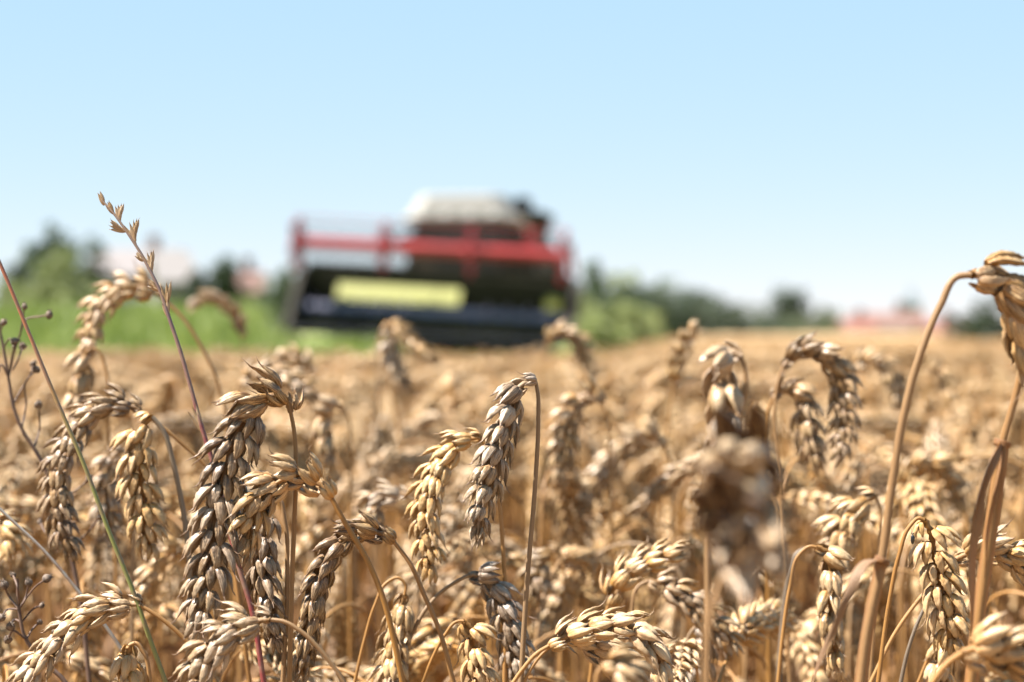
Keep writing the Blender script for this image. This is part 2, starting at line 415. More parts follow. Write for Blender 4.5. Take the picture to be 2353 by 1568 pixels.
H('curved wheat ear on the left arching over the green grass stem, slightly soft', .98,
  [(322,942),(262,926),(205,950),(165,1005),(138,1060),(130,1130),(142,1210),(168,1290)],
  [(378,985),(430,1030),(480,1080),(520,1160),(540,1300)], tone=(.4,.8), roll=R(30), scale=1.05)
H('broad golden wheat ear hanging from a grey stem topped by white knobs on the left', .96,
  [(350,958),(325,985),(318,1050),(326,1130),(334,1210),(352,1272)],
  [(372,985),(398,1065),(420,1170),(436,1300),(440,1400)], scale=1.12, tone=(.08,.22), stem_tone=(.95,.1), roll=R(10), rs=2.1)
H('soft grey wheat ear hanging behind the broad golden one on the left', 1.12,
  [(285,1035),(262,1050),(246,1110),(244,1180),(256,1240)], [(300,1030),(310,1080),(305,1300)], tone=(.55,.4), scale=1.0)
H('blurred wheat ear stacked in pale tiers below the arching left ear', 1.18,
  [(210,800),(196,815),(190,870),(180,920),(170,980)], [(225,805),(240,840),(250,1000)], scale=1.25, tone=(.3,.35), roll=R(85))
H('tall blurred wheat ear arching above the horizon before the left bushes', 1.22,
  [(370,684),(325,660),(272,664),(228,705),(206,760),(192,815)],
  [(412,722),(462,795),(500,880),(518,950),(525,1050)], tone=(.32,.3), scale=1.12, roll=R(35), rs=1.9)
H('faint blurred arching wheat ear against the grass, left of the harvester', 1.9,
  [(556,775),(545,730),(515,697),(475,684),(438,706)], [(560,800),(566,860),(570,930)], tone=(.35,.3), scale=1.2)
H('blurred pale wheat ear lying level above the largest left ear', 1.35,
  [(552,880),(590,856),(640,862),(690,885),(728,912)], [(545,895),(540,940),(545,1100)], tone=(.45,.2), scale=1.1)
H('blurred bright wheat ear tip just above the level pale ear', 1.7,
  [(715,860),(700,830),(670,815),(640,835)], [(718,880),(720,960)], tone=(.2,.05), scale=1.2)
H('blurred stout wheat ear hanging to the right of the tall left stem', 1.3,
  [(790,945),(765,935),(745,965),(745,1010),(755,1055)], [(800,960),(805,1010),(805,1150)], tone=(.35,.3), scale=1.25, roll=R(70))
H('blurred brown wheat ear slanting down to the right below the harvester wheels', 1.75,
  [(885,742),(905,752),(945,785),(1000,830)], [(876,760),(884,820),(905,920)], tone=(.0,.45), scale=1.0)
H('blurred pale wheat ear hanging left of the brown slanting one below the harvester', 1.7,
  [(892,762),(892,790),(905,840),(932,885)], [(885,750),(872,770),(868,880)], tone=(.6,.2), scale=1.0)
H('blurred arching wheat ear below the right end of the harvester header', 1.9,
  [(1256,790),(1275,765),(1310,768),(1338,800),(1350,850)], [(1252,810),(1250,900)], tone=(.25,.25), scale=1.15)
H('blurred upright wheat ear standing against the dark trees right of the harvester', 1.45,
  [(1548,890),(1556,840),(1570,795),(1592,750)], [(1542,930),(1530,1010),(1522,1150)], tone=(.15,.3), scale=1.05, rs=1.3)
H('large soft wheat ear with splayed pale husks in front right of centre', .70,
  [(1702,822),(1680,812),(1662,838),(1660,890),(1664,950),(1668,1005),(1650,1075)],
  [(1712,850),(1694,960),(1640,1060),(1626,1200),(1626,1350),(1622,1568)], scale=1.22, tone=(.5,.45), roll=R(82), rs=1.6, opn=1.35)
H('most blurred wheat ear, nearest the lens, a dark brown ball right of centre', .53,
  [(1752,1120),(1728,1095),(1706,1110),(1700,1150),(1699,1180),(1699,1215),(1694,1248)],
  [(1765,1145),(1740,1210),(1660,1330),(1630,1420),(1622,1568)], scale=1.75, tone=(.25,1.0), roll=R(60), rs=1.7, dd=-.065, opn=1.3, crown='tip')
H('dark arched wheat ear with bright lower husks in the right middle distance', 1.12,
  [(1800,842),(1830,812),(1880,808),(1922,845),(1938,910),(1938,985),(1924,1060)],
  [(1790,870),(1780,930),(1790,1080)], tone=(.35,.75), scale=1.08, roll=R(55))
H('drooping soft wheat ear to the left below the dark arched one on the right', 1.14,
  [(1776,915),(1800,890),(1838,905),(1852,960),(1864,1020),(1880,1075)], [(1766,940),(1756,1000),(1760,1150)], tone=(.35,.45), scale=1.1, roll=R(70))
H('faint arching wheat ear behind the tall right stem', 1.55,
  [(1965,850),(1990,825),(2030,835),(2058,880),(2066,930)], [(1958,880),(1955,1000)], tone=(.3,.2), scale=1.2)
H('blurred hooked wheat ear right of the tall right stem near the horizon', 1.8,
  [(2135,865),(2150,845),(2170,865),(2178,930)], [(2128,900),(2128,980)], tone=(.15,.15), scale=1.1)
def sheath_big(root, G):
    mb = MB(); q = [P(2026,1288,.735), P(2010,1360,.737), P(1990,1470,.739), P(1974,1600,.741)]
    tube(mb, crom(q, 8)-G, .0020, 14, ridge=.05); o = mb.obj('sheath', [M_leaf], root); o.color = (.15, .75, 0, 1)
    mb = MB(); tube(mb, crom([P(2030,1282,.735), P(2027,1288,.735), P(2024,1296,.735)], 4)-G, np.array([.0018]+[.0026]*7+[.0021]), 14)
    o = mb.obj('stem_node', [M_leaf], root); o.color = (0, 1, 0, 1)
H('huge wheat ear at the right edge above the horizon, stem with dried leaf', .735,
  [(2232,632),(2264,632),(2304,650),(2338,700),(2356,760),(2366,820)],
  [(2200,636),(2162,700),(2112,822),(2078,950),(2052,1100),(2026,1290),(1990,1470),(1974,1600)], scale=1.6, opn=.42, tone=(.15,.6), roll=R(-60), rs=2.35, stem_tone=(.5, .35),
  dd=.01, leafpts=[([(2027,1290,0),(2000,1286,-.004),(1966,1312,-.01),(1938,1375,-.012),(1912,1440,-.01),(1886,1505,-.006),(1862,1580,0)], .0026, (.3,.7))], extra=sheath_big)
def sheath_right(root, G):
    mb = MB(); q = [P(2304,1018,.75), P(2292,1110,.751), P(2272,1250,.752), P(2250,1400,.753), P(2228,1600,.754)]
    tube(mb, crom(q, 8)-G, .0022, 14, ridge=.07); o = mb.obj('sheath', [M_leaf], root); o.color = (.1, .5, 0, 1)
    mb = MB(); tube(mb, crom([P(2306,1012,.75), P(2304,1018,.75), P(2302,1026,.75)], 4)-G, np.array([.0018]+[.0029]*7+[.0023]), 14)
    o = mb.obj('stem_node', [M_leaf], root); o.color = (0, 1, 0, 1)
H('thick wheat stalk at the right edge wrapped in a long brown split leaf', .75,
  [(2402,600),(2430,575),(2470,600),(2490,680),(2500,760)],
  [(2385,660),(2364,760),(2336,900),(2304,1020),(2272,1250),(2228,1600)], scale=1.2, rs=2.2, tone=(.1,.4), stem_tone=(.45, .4),
  leafpts=[([(2298,1018,-.004),(2276,1050,-.008),(2246,1140,-.009),(2233,1250,-.009),(2232,1370,-.008),(2228,1480,-.004)], .0030, (.2,.2)),
           ([(2306,1020,-.004),(2285,1120,-.007),(2268,1230,-.008),(2262,1330,-.007)], .0016, (.1,.35))], extra=sheath_right)
H('sharp clean tan wheat ear hanging from a slender pale hooked stem on the right', .85,
  [(2124,1196),(2136,1222),(2146,1280),(2160,1350),(2178,1420),(2196,1485)],
  [(2112,1191),(2092,1208),(2066,1275),(2044,1380),(2018,1568)], tone=(.12,.18), roll=R(22), rs=1.5, scale=1.08, stem_tone=(.3,0))
H('wheat ear leaving the right edge at mid height behind the split brown leaf', .90,
  [(2196,1286),(2240,1268),(2290,1262),(2335,1285),(2378,1330)],
  [(2170,1310),(2110,1380),(2060,1450),(2005,1560)], tone=(.25,.3), scale=1.1, rs=1.5)
H('big yellowish wheat ear crossing the bottom right corner', .69,
  [(2212,1500),(2250,1492),(2300,1500),(2350,1508),(2410,1530)],
  [(2180,1522),(2148,1560),(2120,1610)], scale=1.15, tone=(.1,.45), rs=2.0, roll=R(40))
H('soft wheat ear in the bottom right hanging behind the big yellowish one', .95,
  [(2200,1440),(2185,1460),(2165,1510),(2155,1600)], [(2190,1430),(2150,1480),(2110,1568)], tone=(.2,.2), rs=1.3)
H('soft wheat ear hanging just left of the tall right stem at mid height', 1.05,
  [(2012,1140),(1978,1155),(1945,1195),(1925,1245),(1920,1300)], [(2020,1160),(2022,1250),(2010,1400)], tone=(.3,.1), scale=1.2)
H('tiered wheat ear on a pale arched stem left of the dried leaf', .94,
  [(1876,1258),(1900,1270),(1908,1320),(1905,1380),(1912,1450),(1922,1540)],
  [(1862,1256),(1836,1275),(1815,1350),(1800,1450),(1788,1568)], tone=(.28,.3), roll=R(75), scale=1.08, rs=1.5)
H('pale wheat ear rising to the right from a low stem right of the centre', 1.0,
  [(1398,1392),(1412,1350),(1448,1312),(1498,1286),(1560,1262)], [(1388,1420),(1370,1470),(1355,1568)], tone=(.2,.3), scale=1.1)
H('grey tipped wheat ear sloping down to the right below the pale rising one', 1.02,
  [(1490,1335),(1530,1345),(1580,1375),(1630,1420),(1690,1492)], [(1470,1345),(1450,1420),(1440,1568)], tone=(.5,.3), scale=1.0)
H('sparse greenish wheat ear arching over the bottom edge right of centre', .84,
  [(1262,1484),(1310,1458),(1370,1440),(1430,1436),(1480,1462),(1512,1520),(1528,1600)],
  [(1236,1500),(1200,1540),(1160,1600)], tone=(.3,.2), rs=1.6, scale=1.05, roll=R(-65))
H('second ear of sparse plump kernels tucked beneath the arching one at the bottom edge', .86,
  [(1300,1462),(1345,1478),(1395,1498),(1440,1530),(1480,1590)], [(1285,1470),(1240,1510),(1190,1590)], tone=(.35,.25), rs=1.2, roll=R(30))
H('bluish grey wheat ear curving down behind the twin central stems', .93,
  [(1078,1322),(1110,1325),(1142,1365),(1164,1430),(1182,1500),(1190,1575)],
  [(1052,1335),(1015,1360),(975,1405),(950,1450)], tone=(.75,.55), roll=R(50))
H('small tan wheat ear on a low hooked stem left of the twin stems', .90,
  [(1066,1428),(1080,1445),(1090,1500),(1108,1590)], [(1052,1428),(1022,1460),(995,1510),(972,1568)], tone=(.12,.2), roll=R(15), rs=1.3)
H('wheat ear hanging from a tightly hooked pale stem between the lower curved stems', .93,
  [(930,1368),(918,1410),(908,1470),(898,1530),(892,1590)],
  [(932,1345),(915,1328),(888,1340),(862,1390),(838,1470),(815,1568)], tone=(.25,.4), roll=R(60), rs=1.3)
H('blurred pale wheat ear slanting down left below the golden one on the left', 1.15,
  [(445,1262),(410,1258),(370,1290),(335,1345),(315,1400)], [(455,1290),(470,1350),(480,1500)], tone=(.2,.2))
H('blurred wheat ear poking in at the left edge at mid height', 1.05,
  [(-20,1205),(10,1205),(30,1235),(25,1280)], [(-40,1230),(-45,1300)], tone=(.1,.15))
H('blurred dark wheat ear between the largest left ear and the golden central one', 1.12,
  [(936,1140),(895,1135),(862,1150),(852,1185),(858,1230)], [(950,1150),(962,1220),(960,1400)], tone=(.5,.5), scale=1.0)
H('blurred arching wheat ear right of the central straight stem', 1.3,
  [(1385,930),(1355,905),(1315,945),(1295,1010),(1292,1110)], [(1395,960),(1400,1080)], tone=(.3,.45), scale=1.1)
H('long blurred wheat ear slanting down left, right of the centre', 1.38,
  [(1530,1030),(1490,1005),(1430,1035),(1385,1090),(1335,1180)], [(1540,1060),(1545,1200)], tone=(.4,.25), scale=1.15)
H('dark blurred wheat ear hanging right behind the central straight stem', 1.2,
  [(1285,1268),(1262,1268),(1240,1300),(1230,1370)], [(1292,1290),(1290,1450)], tone=(.3,.6))
H('large blurred arch of wheat between the two tall right stems', 1.35,
  [(2080,1130),(2095,1085),(2145,1068),(2190,1095),(2210,1160)], [(2076,1160),(2070,1300)], tone=(.1,.3), scale=1.3)
H('dark blurred wheat ear low down beneath the nearest blurred ear', 1.05,
  [(1600,1440),(1622,1450),(1615,1500),(1600,1580)], [(1590,1450),(1575,1568)], tone=(.8,.6))
H('small blurred pale wheat ear lowest at the bottom edge right of centre', .66,
  [(1385,1530),(1410,1528),(1440,1550),(1470,1600)], [(1375,1545),(1370,1590)], tone=(.3,.1), scale=.8)

# ------------------------------------------------------------------ grasses and weeds
def grassmat(name, bands, rough=.45):
    k = Mat(name); at = k.n('Attribute', attribute_name='fl'); sp = k.n('SeparateXYZ'); k.L.new(at.outputs['Vector'], sp.inputs[0])
    cr = k.n('ValToRGB'); k.L.new(k.math('MULTIPLY', sp.outputs[0], .1), cr.inputs[0])
    el = cr.color_ramp.elements; el[0].position = bands[0][0]; el[0].color = (*bands[0][1], 1); el[1].position = bands[-1][0]; el[1].color = (*bands[-1][1], 1)
    for p_, c_ in bands[1:-1]: e = el.new(p_); e.color = (*c_, 1)
    for e in el: e.color = (*[q*.7 for q in e.color[:3]], 1)
    f = k.noise(k.n('TexCoord').outputs['Object'], 160, 3)
    k.set(Base_Color=k.mixc(k.ramp(f, .4, .75), cr.outputs[0], (.16, .10, .07)), Roughness=rough); return k.m
M_rye = grassmat('ryegrass_stem', [(0, (.30, .22, .17)), (.05, (.16, .10, .10)), (.09, (.17, .05, .05)), (.11, (.20, .02, .03)), (.5, (.25, .08, .04))])
M_greenstem = grassmat('green_grass_stem', [(0, (.36, .11, .06)), (.04, (.36, .15, .07)), (.065, (.28, .20, .08)), (.095, (.20, .22, .06)), (.5, (.22, .22, .07))])
M_greystem = grassmat('grey_grass_stem', [(0, (.30, .27, .24)), (.3, (.32, .26, .2))])
M_weed = simple('dry_weed', (.15, .085, .055), .7, scale=200, col2=(.07, .035, .025))
M_pod = simple('weed_pod', (.20, .14, .10), .8, scale=500, col2=(.05, .03, .02))

D = .87
pts = [P(x, y, D+.02*(1568-y)/1568) for x, y in [(232,458),(262,492),(296,540),(322,580),(348,628),(372,680),(390,735),(412,800),(438,890),(466,990),(488,1060),(520,1190),(548,1300),(578,1400),(606,1568)]]
g = pts[-1].copy(); g[2] = 0; g[0] += .06
root = empty('ryegrass', (g[0], g[1], 0)); tag(root, 'tall dry ryegrass spike on a dark red stem rising above the horizon on the left', 'grass stalk')
mb = MB(); full = crom(pts+[g], 8)-g; tube(mb, full, np.interp(np.arange(len(full)), [0, 40, 80, len(full)], [.0004, .0007, .0009, .0011]), 8)
mb.obj('stem', [M_rye], root)
for i, (x, y, dx, dy, n) in enumerate([(240,472,-12,-28,1),(262,492,-14,-24,2),(276,508,0,-34,3),(290,532,-34,-16,3),(312,562,-4,-48,4),(300,545,6,-20,2),(330,600,-16,-16,2),(350,630,-6,-46,3),(348,628,-2,-30,2),(366,668,-24,-18,3),(385,712,-2,-58,2),(388,730,-8,-34,2),(470,1000,-26,-60,2),(492,1060,12,-50,2)]):
    mb = MB(); d3 = P(x+dx, y+dy, D)-P(x, y, D); L = np.linalg.norm(d3); z = norm(d3); xx = norm(np.cross([0, 1, .2], z)); yy = np.cross(z, xx)
    for q in range(n+1):
        M = np.eye(4); an = (q-n/2)*.22
        zz = norm(z*math.cos(an)+xx*math.sin(an)); x2 = norm(np.cross(yy, zz)); M[:3, 0] = x2; M[:3, 1] = yy; M[:3, 2] = zz
        M[:3, 3] = z*L*.16*q
        floret(mb, L*(1.0-.1*q), .0017, .0015, L*.16, 10, 8, M, .05, i*7+q)
    o = mb.obj('spikelet', [M_husk], root, loc=tuple(P(x, y, D+.02*(1568-y)/1568)-g)); o.color = (.45, .35, 0, 1)

def plain_stalk(name, label, cat, px, D, r0, mat, lean=0):
    pts = [P(x, y, D+lean*i/len(px)) for i, (x, y) in enumerate(px)]; g = pts[-1].copy(); d = norm(pts[-1]-pts[-2]); g = g+d*min(.5, g[2]/max(.2, -d[2]))*.5; g[2] = 0
    root_m = MB(); full = crom(pts+[g], 8)-g; tube(root_m, full, np.linspace(r0*.8, r0*1.2, len(full)), 10)
    o = root_m.obj(name, [mat], None, loc=tuple(g)); tag(o, label, cat); return o
plain_stalk('grass_stalk', 'smooth grass stem, reddish above and green below, slanting across the left edge', 'grass stalk',
  [(-14,575),(0,606),(60,750),(130,920),(190,1060),(250,1220),(310,1370),(345,1470),(380,1568),(400,1640)], .85, .0008, M_greenstem)
plain_stalk('grass_stalk', 'thin grey stem slanting down from the left edge below mid height', 'grass stalk',
  [(-20,1150),(0,1170),(100,1265),(190,1372),(250,1450),(320,1560),(350,1610)], .92, .0007, M_greystem)
plain_stalk('grass_stalk', 'thin orange brown straw beside the sharp hooked stem on the right', 'grass stalk',
  [(2130,1385),(2105,1440),(2085,1500),(2070,1568),(2060,1620)], .88, .0008, M_stem)
plain_stalk('grass_stalk', 'thick blurred grey straw low right of centre behind the arched ear', 'grass stalk',
  [(1850,1262),(1832,1272),(1817,1310),(1800,1420),(1790,1568),(1788,1620)], 1.02, .0013, M_stem)

def pod_mb(r):
    mb = MB(); n, k = 8, 9; t = np.linspace(.02, 1, n)*math.pi*.97; th = np.linspace(0, 2*math.pi, k, endpoint=False)
    V = np.zeros((n, k, 3)); rr = np.sin(t)*(1+.0*t)
    V[..., 0] = r*rr[:, None]*np.cos(th)*(1+.10*np.cos(3*th)); V[..., 1] = r*rr[:, None]*np.sin(th)*(1+.1*np.cos(3*th)); V[..., 2] = -r*1.15*np.cos(t)[:, None]
    mb.grid(V)
    for q in range(5):
        a = q*1.257; bar(mb, (0, 0, r), (r*.7*math.cos(a), r*.7*math.sin(a), r*1.5), r*.10)
    return mb
POD = pod_mb(.0016).mesh('seed_pod', [M_pod])
def weed(label, D, main, twigs, base, rs=.0006):
    pts = [P(x, y, D) for x, y in main]; g = pts[-1].copy(); g[2] = 0; g[0] += base
    root = empty('dried_weed', tuple(g)); tag(root, label, 'weed'); mb = MB()
    tube(mb, crom(pts+[g], 8)-g, np.linspace(rs, rs*2, (len(pts))*8+1), 7); mb.obj('stem', [M_weed], root)
    for i, tw in enumerate(twigs):
        rr = random.Random(i); mb = MB(); q = [P(x, y, D+rr.uniform(-.012, .012)*(j > 0)) for j, (x, y) in enumerate(tw)]
        tube(mb, crom(q, 5)-g, rs*.7, 6); mb.obj('twig', [M_weed], root)
        o = link('seed_pod', POD, root, tuple(q[-1]-g)); o.rotation_euler = (rr.uniform(-1, 1), rr.uniform(-1, 1), rr.random()*6); s_ = rr.uniform(.7, 1.15); o.scale = (s_,)*3
weed('dried brown weed with small round seed pods beside the red stem at the left edge', 1.02,
  [(-4,740),(8,800),(20,870),(30,930),(50,985),(78,1030),(100,1070),(130,1140),(160,1260),(185,1380),(205,1560)],
  [[(20,870),(30,820),(48,760),(56,705)],[(48,760),(64,732),(88,728),(113,724)],[(8,800),(2,770),(8,742)],[(20,870),(26,830),(33,797)],[(30,850),(44,820),(52,796)],
   [(30,930),(52,890),(70,860),(76,836)],[(50,985),(60,930),(58,880),(84,850)],[(20,870),(6,840),(-6,850)],[(78,1030),(90,990),(88,930)],[(8,800),(20,780),(34,785)],[(130,1140),(170,1130),(205,1100)],[(160,1260),(110,1230),(92,1200)],[(160,1260),(200,1225),(228,1190)]], .05)
weed('dark cluster of dried seed pods on thin stems in the lower left corner', .92,
  [(40,1330),(44,1400),(60,1470),(100,1520),(150,1568),(170,1620)],
  [[(44,1400),(20,1370),(10,1345)],[(44,1400),(60,1370),(66,1340)],[(44,1400),(20,1400),(4,1420)],[(50,1430),(76,1400),(96,1392)],[(60,1470),(30,1450),(18,1470)],
   [(60,1470),(80,1440),(92,1430)],[(100,1520),(120,1480),(128,1450)],[(44,1390),(40,1350),(30,1322)],[(50,1430),(34,1424),(24,1440)],[(44,1400),(80,1350),(108,1330)]], .03)
# tiny insect hanging from a thread under the hooked stem
ip = P(2097,1240,.845); root = empty('insect', tuple(ip)); tag(root, 'tiny black insect clinging beneath the slender pale hooked stem on the right', 'insect')
M_bug = simple('insect_shell', (.02, .02, .022), .25)
mb = MB(); mb.merge(pod_mb(.0010)); v = mb.v[-1]; v[:] = v*[.8, .8, 1.6]; mb.obj('body', [M_bug], root)
mb = MB()
for q in range(6): a = q*1.05; bar(mb, (0, 0, .0004*(q % 3-1)), (.0014*math.cos(a), .0014*math.sin(a), .0008*(q % 3-1)+.0003), .00007)
bar(mb, (0, 0, .001), tuple(P(2094,1215,.85)-ip), .00006); mb.obj('legs', [M_bug], root)

# ------------------------------------------------------------------ filler stalks: variants
def stalk_variant(seed, hooked):
    r = random.Random(seed); Ht = r.uniform(.70, .74)
    pts = [np.array([0., 0, 0])]; n = 7
    lx = r.uniform(-.04, .04); ly = r.uniform(-.03, .03)
    for i in range(1, n): f = i/(n-1); pts.append(np.array([lx*f*f+.006*math.sin(f*7+seed), ly*f*f, Ht*f]))
    az = r.uniform(0, 6.28); h = np.array([math.cos(az), math.sin(az), 0])
    pos = pts[-1].copy(); ang = R(8); tot = R(r.uniform(125, 175)) if hooked == 2 else R(r.uniform(75, 125)) if hooked == 1 else R(r.uniform(10, 40))
    bendL = r.uniform(.035, .075) if hooked else .04; st = .006
    ns = int(bendL/st)
    for i in range(ns):
        ang += (tot*.72)/ns; pos = pos+st*(h*math.sin(ang)+np.array([0, 0, math.cos(ang)])); pts.append(pos.copy())
    ep = [pts[-1].copy()]; Le = r.uniform(.060, .098); ne = 8
    for i in range(ne):
        ang += (tot*.28)/ne*(1.6 if i < 4 else .4); ep.append(ep[-1]+Le/ne*(h*math.sin(ang)+np.array([0, 0, math.cos(ang)])))
    stem = MB(); sp = crom(pts[:n], 4); sp = np.vstack([sp, np.array(pts[n:])])
    tube(stem, sp, .001*np.linspace(1.4, .72, len(sp)), 8)
    ear = MB(); p, ms = ear_frames(np.array(ep), r.uniform(.98, 1.16), r.random()*3, seed)
    for M in ms: ear.merge(r.choice(SPK_LO), M)
    leaf = []
    for q in range(r.choice([2, 3, 3])):
        z0 = r.uniform(.36, .66); a2 = r.uniform(0, 6.28); L = r.uniform(.10, .2); b = sp[int(z0/Ht*22)]
        hh = np.array([math.cos(a2), math.sin(a2), 0])
        leaf.append(MB()); ribbon(leaf[-1], [b, b+hh*L*.2+[0, 0, L*.35], b+hh*L*.5+[0, 0, L*.25], b+hh*L*.7-[0, 0, L*.2], b+hh*L*.75-[0, 0, L*.6]], r.uniform(.0025, .0045), seed+q, n=14)
    top = max(q[2] for q in ep+pts)+.006
    for m_ in (stem, ear, *leaf): m_.v = [v*(.80/top) for v in m_.v]
    return stem, ear, leaf, .80
VAR = [stalk_variant(31+i, [2, 2, 1, 2, 1, 2, 1, 2, 0, 1, 2, 2][i]) for i in range(12)]
VM = [(s.mesh('stem', [M_stem]), e.mesh('ear', [M_husk]), [q.mesh('leaf', [M_leaf]) for q in l], t) for s, e, l, t in VAR]
EDGE = 9.3
def ov(x, y): return 1176.5+x/y/FW*2353
def drop(D):
    if D < 1.25: return max(.115, random.gauss(.150, .025))
    if D < 1.8: return max(.055, random.gauss(.105, .027))
    return max(.03, random.gauss(.080, .026)) if D < 4 else max(.045, random.gauss(.086, .017))
placed = []
def ok(x, y, dmin):
    for (a, b) in placed:
        if (a-x)**2+(b-y)**2 < dmin*dmin: return False
    return True
cnt = 0; tries = 0
while cnt < 245 and tries < 20000:
    tries += 1
    y = math.sqrt(random.uniform(.98**2, 2.15**2)); x = random.uniform(-.53, .53)*y*FW
    if not ok(x, y, .026): continue
    placed.append((x, y)); cnt += 1
    k = random.randrange(12); s_, e_, l_, top = VM[k]; sc = (CAMZ-drop(y))/top
    o = empty('wheat_stalk', (x, y, 0), random.random()*6.28); o.scale = (sc,)*3
    side = 'left' if ov(x, y) < 790 else 'middle' if ov(x, y) < 1570 else 'right'
    far = 'close behind the sharp ears' if y < 1.45 else 'farther back, very blurred' 
    tag(o, 'ripe wheat stalk in the crowded %s of the field, %s' % (side, far), 'wheat', 'wheat stalks crowding the %s of the field %s' % (side, far))
    g_ = random.random(); c_ = (g_*.38, random.random()**1.6*.75, 0, 1)
    for nm, me in (('stem', s_), ('ear', e_), *(('leaf', q) for q in l_)):
        ch = link(nm, me, o); ch.color = c_
# ------------------------------------------------------------------ the rest of the field: one object
pts = []
def scatter(n, y0, y1, fn, half=.62, near=0):
    c = 0
    while c < n:
        y = math.sqrt(random.uniform(y0*y0, y1*y1)); x = random.uniform(-half, half)*y*FW+random.uniform(-near, near)
        if not fn(x, y): continue
        k = random.randrange(12); sc = (CAMZ-drop(y))/VM[k][3]; pts.append((x, y, k, sc, random.random()*6.28, random.gauss(0, .05), random.gauss(0, .05))); c += 1
infield = lambda x, y: y < EDGE-.6+.5*math.sin(x*3)-.12*x if x < .4+max(0, y-10.5)*.085 else True
scatter(2000, 2.15, 5, infield)
scatter(4200, 5, EDGE, infield)
scatter(6500, EDGE, 46, lambda x, y: x > .4+(y-10.5)*.08)
# margins just outside the frame
scatter(320, .95, 2.15, lambda x, y: abs(x) > .55*y*FW, half=1.0, near=.1)
mb = MB(); vid = []
for k, (s_, e_, l_, t) in enumerate(VAR):
    n0 = mb.n; mb.merge(s_, None, 0); mb.merge(e_, None, 1); [mb.merge(q, None, 2) for q in l_]; vid += [k+1]*(mb.n-n0)
me = mb.mesh('wheat_field', [M_stem, M_husk, M_leaf])
nv = len(me.vertices); me.vertices.add(len(pts))
co = np.empty((nv+len(pts))*3, np.float32); me.vertices.foreach_get('co', co); co = co.reshape(-1, 3)
pa = np.array(pts); co[nv:, 0] = pa[:, 0]; co[nv:, 1] = pa[:, 1]; co[nv:, 2] = 0
me.vertices.foreach_set('co', co.ravel())
def attr(nm, typ, vals, key='value'):
    a = me.attributes.new(nm, typ, 'POINT'); a.data.foreach_set(key, vals)
attr('var', 'INT', np.array(vid+[0]*len(pts), np.int32))
attr('pick', 'INT', np.r_[np.zeros(nv), pa[:, 2]].astype(np.int32))
attr('scl', 'FLOAT', np.r_[np.ones(nv), pa[:, 3]].astype(np.float32))
rot = np.zeros((nv+len(pts), 3), np.float32); rot[nv:, 0] = pa[:, 5]; rot[nv:, 1] = pa[:, 6]; rot[nv:, 2] = pa[:, 4]
attr('rot', 'FLOAT_VECTOR', rot.ravel(), 'vector')
wf = link('wheat_field', me); wf.color = (.12, .15, 0, 1)
tag(wf, 'dense ripe wheat filling the field, too blurred and crowded to count', 'wheat field', kind='stuff')
ng = bpy.data.node_groups.new('scatter_wheat', 'GeometryNodeTree')
ng.interface.new_socket('Geometry', in_out='INPUT', socket_type='NodeSocketGeometry'); ng.interface.new_socket('Geometry', in_out='OUTPUT', socket_type='NodeSocketGeometry')
gi = ng.nodes.new('NodeGroupInput'); go = ng.nodes.new('NodeGroupOutput')
def nattr(nm, typ):
    x = ng.nodes.new('GeometryNodeInputNamedAttribute'); x.data_type = typ; x.inputs['Name'].default_value = nm; return x.outputs['Attribute']
va = nattr('var', 'INT')
def sep(k):
    c = ng.nodes.new('FunctionNodeCompare'); c.data_type = 'INT'; c.operation = 'EQUAL'; ng.links.new(va, c.inputs[2]); c.inputs[3].default_value = k
    s = ng.nodes.new('GeometryNodeSeparateGeometry'); s.domain = 'POINT'; ng.links.new(gi.outputs[0], s.inputs[0]); ng.links.new(c.outputs[0], s.inputs[1]); return s.outputs[0]
g2i = ng.nodes.new('GeometryNodeGeometryToInstance')
for k in range(12, 0, -1): ng.links.new(sep(k), g2i.inputs[0])
m2p = ng.nodes.new('GeometryNodeMeshToPoints'); ng.links.new(sep(0), m2p.inputs[0])
iop = ng.nodes.new('GeometryNodeInstanceOnPoints'); ng.links.new(m2p.outputs[0], iop.inputs['Points']); ng.links.new(g2i.outputs[0], iop.inputs['Instance'])
iop.inputs['Pick Instance'].default_value = True; ng.links.new(nattr('pick', 'INT'), iop.inputs['Instance Index'])
ng.links.new(nattr('rot', 'FLOAT_VECTOR'), iop.inputs['Rotation']); ng.links.new(nattr('scl', 'FLOAT'), iop.inputs['Scale'])
ng.links.new(iop.outputs[0], go.inputs[0])
wf.modifiers.new('scatter', 'NODES').node_group = ng
# ------------------------------------------------------------------ ground
def ground_mat(name, c1, c2, c3, sc):
    c1, c2, c3 = [tuple(q*.72 for q in c) for c in (c1, c2, c3)]
    k = Mat(name); tc = k.n('TexCoord'); a = k.noise(tc.outputs['Object'], sc, 5); b = k.noise(tc.outputs['Object'], sc*.06, 3)
    c = k.mixc(k.ramp(a, .35, .65), c1, c2); c = k.mixc(k.math('MULTIPLY', k.ramp(b, .4, .65), .6), c, c3)
    k.set(Base_Color=c, Roughness=.95); k.bump(a, .6, .02); return k.m
M_soil = ground_mat('stubble_soil', (.30, .17, .075), (.18, .10, .05), (.36, .24, .11), 30)
M_meadow = ground_mat('meadow', (.16, .23, .04), (.25, .30, .07), (.32, .31, .11), 2)
M_dist = ground_mat('ripe_wheat', (.50, .35, .185), (.37, .235, .11), (.54, .41, .23), 9)
def sheet(name, xs, ys, zf, mat, label=None, kind='structure', cat=None):
    X, Y = np.meshgrid(xs, ys); Z = zf(X, Y); mb = MB(); mb.grid(np.stack([X, Y, Z], -1)[:, ::1], 0, None, wrap=False)
    o = mb.obj(name, [mat]); tag(o, label, cat, kind=kind); return o
sheet('ground', np.linspace(-1500, 1500, 31), np.linspace(-200, 2800, 31), lambda X, Y: X*0, M_soil)
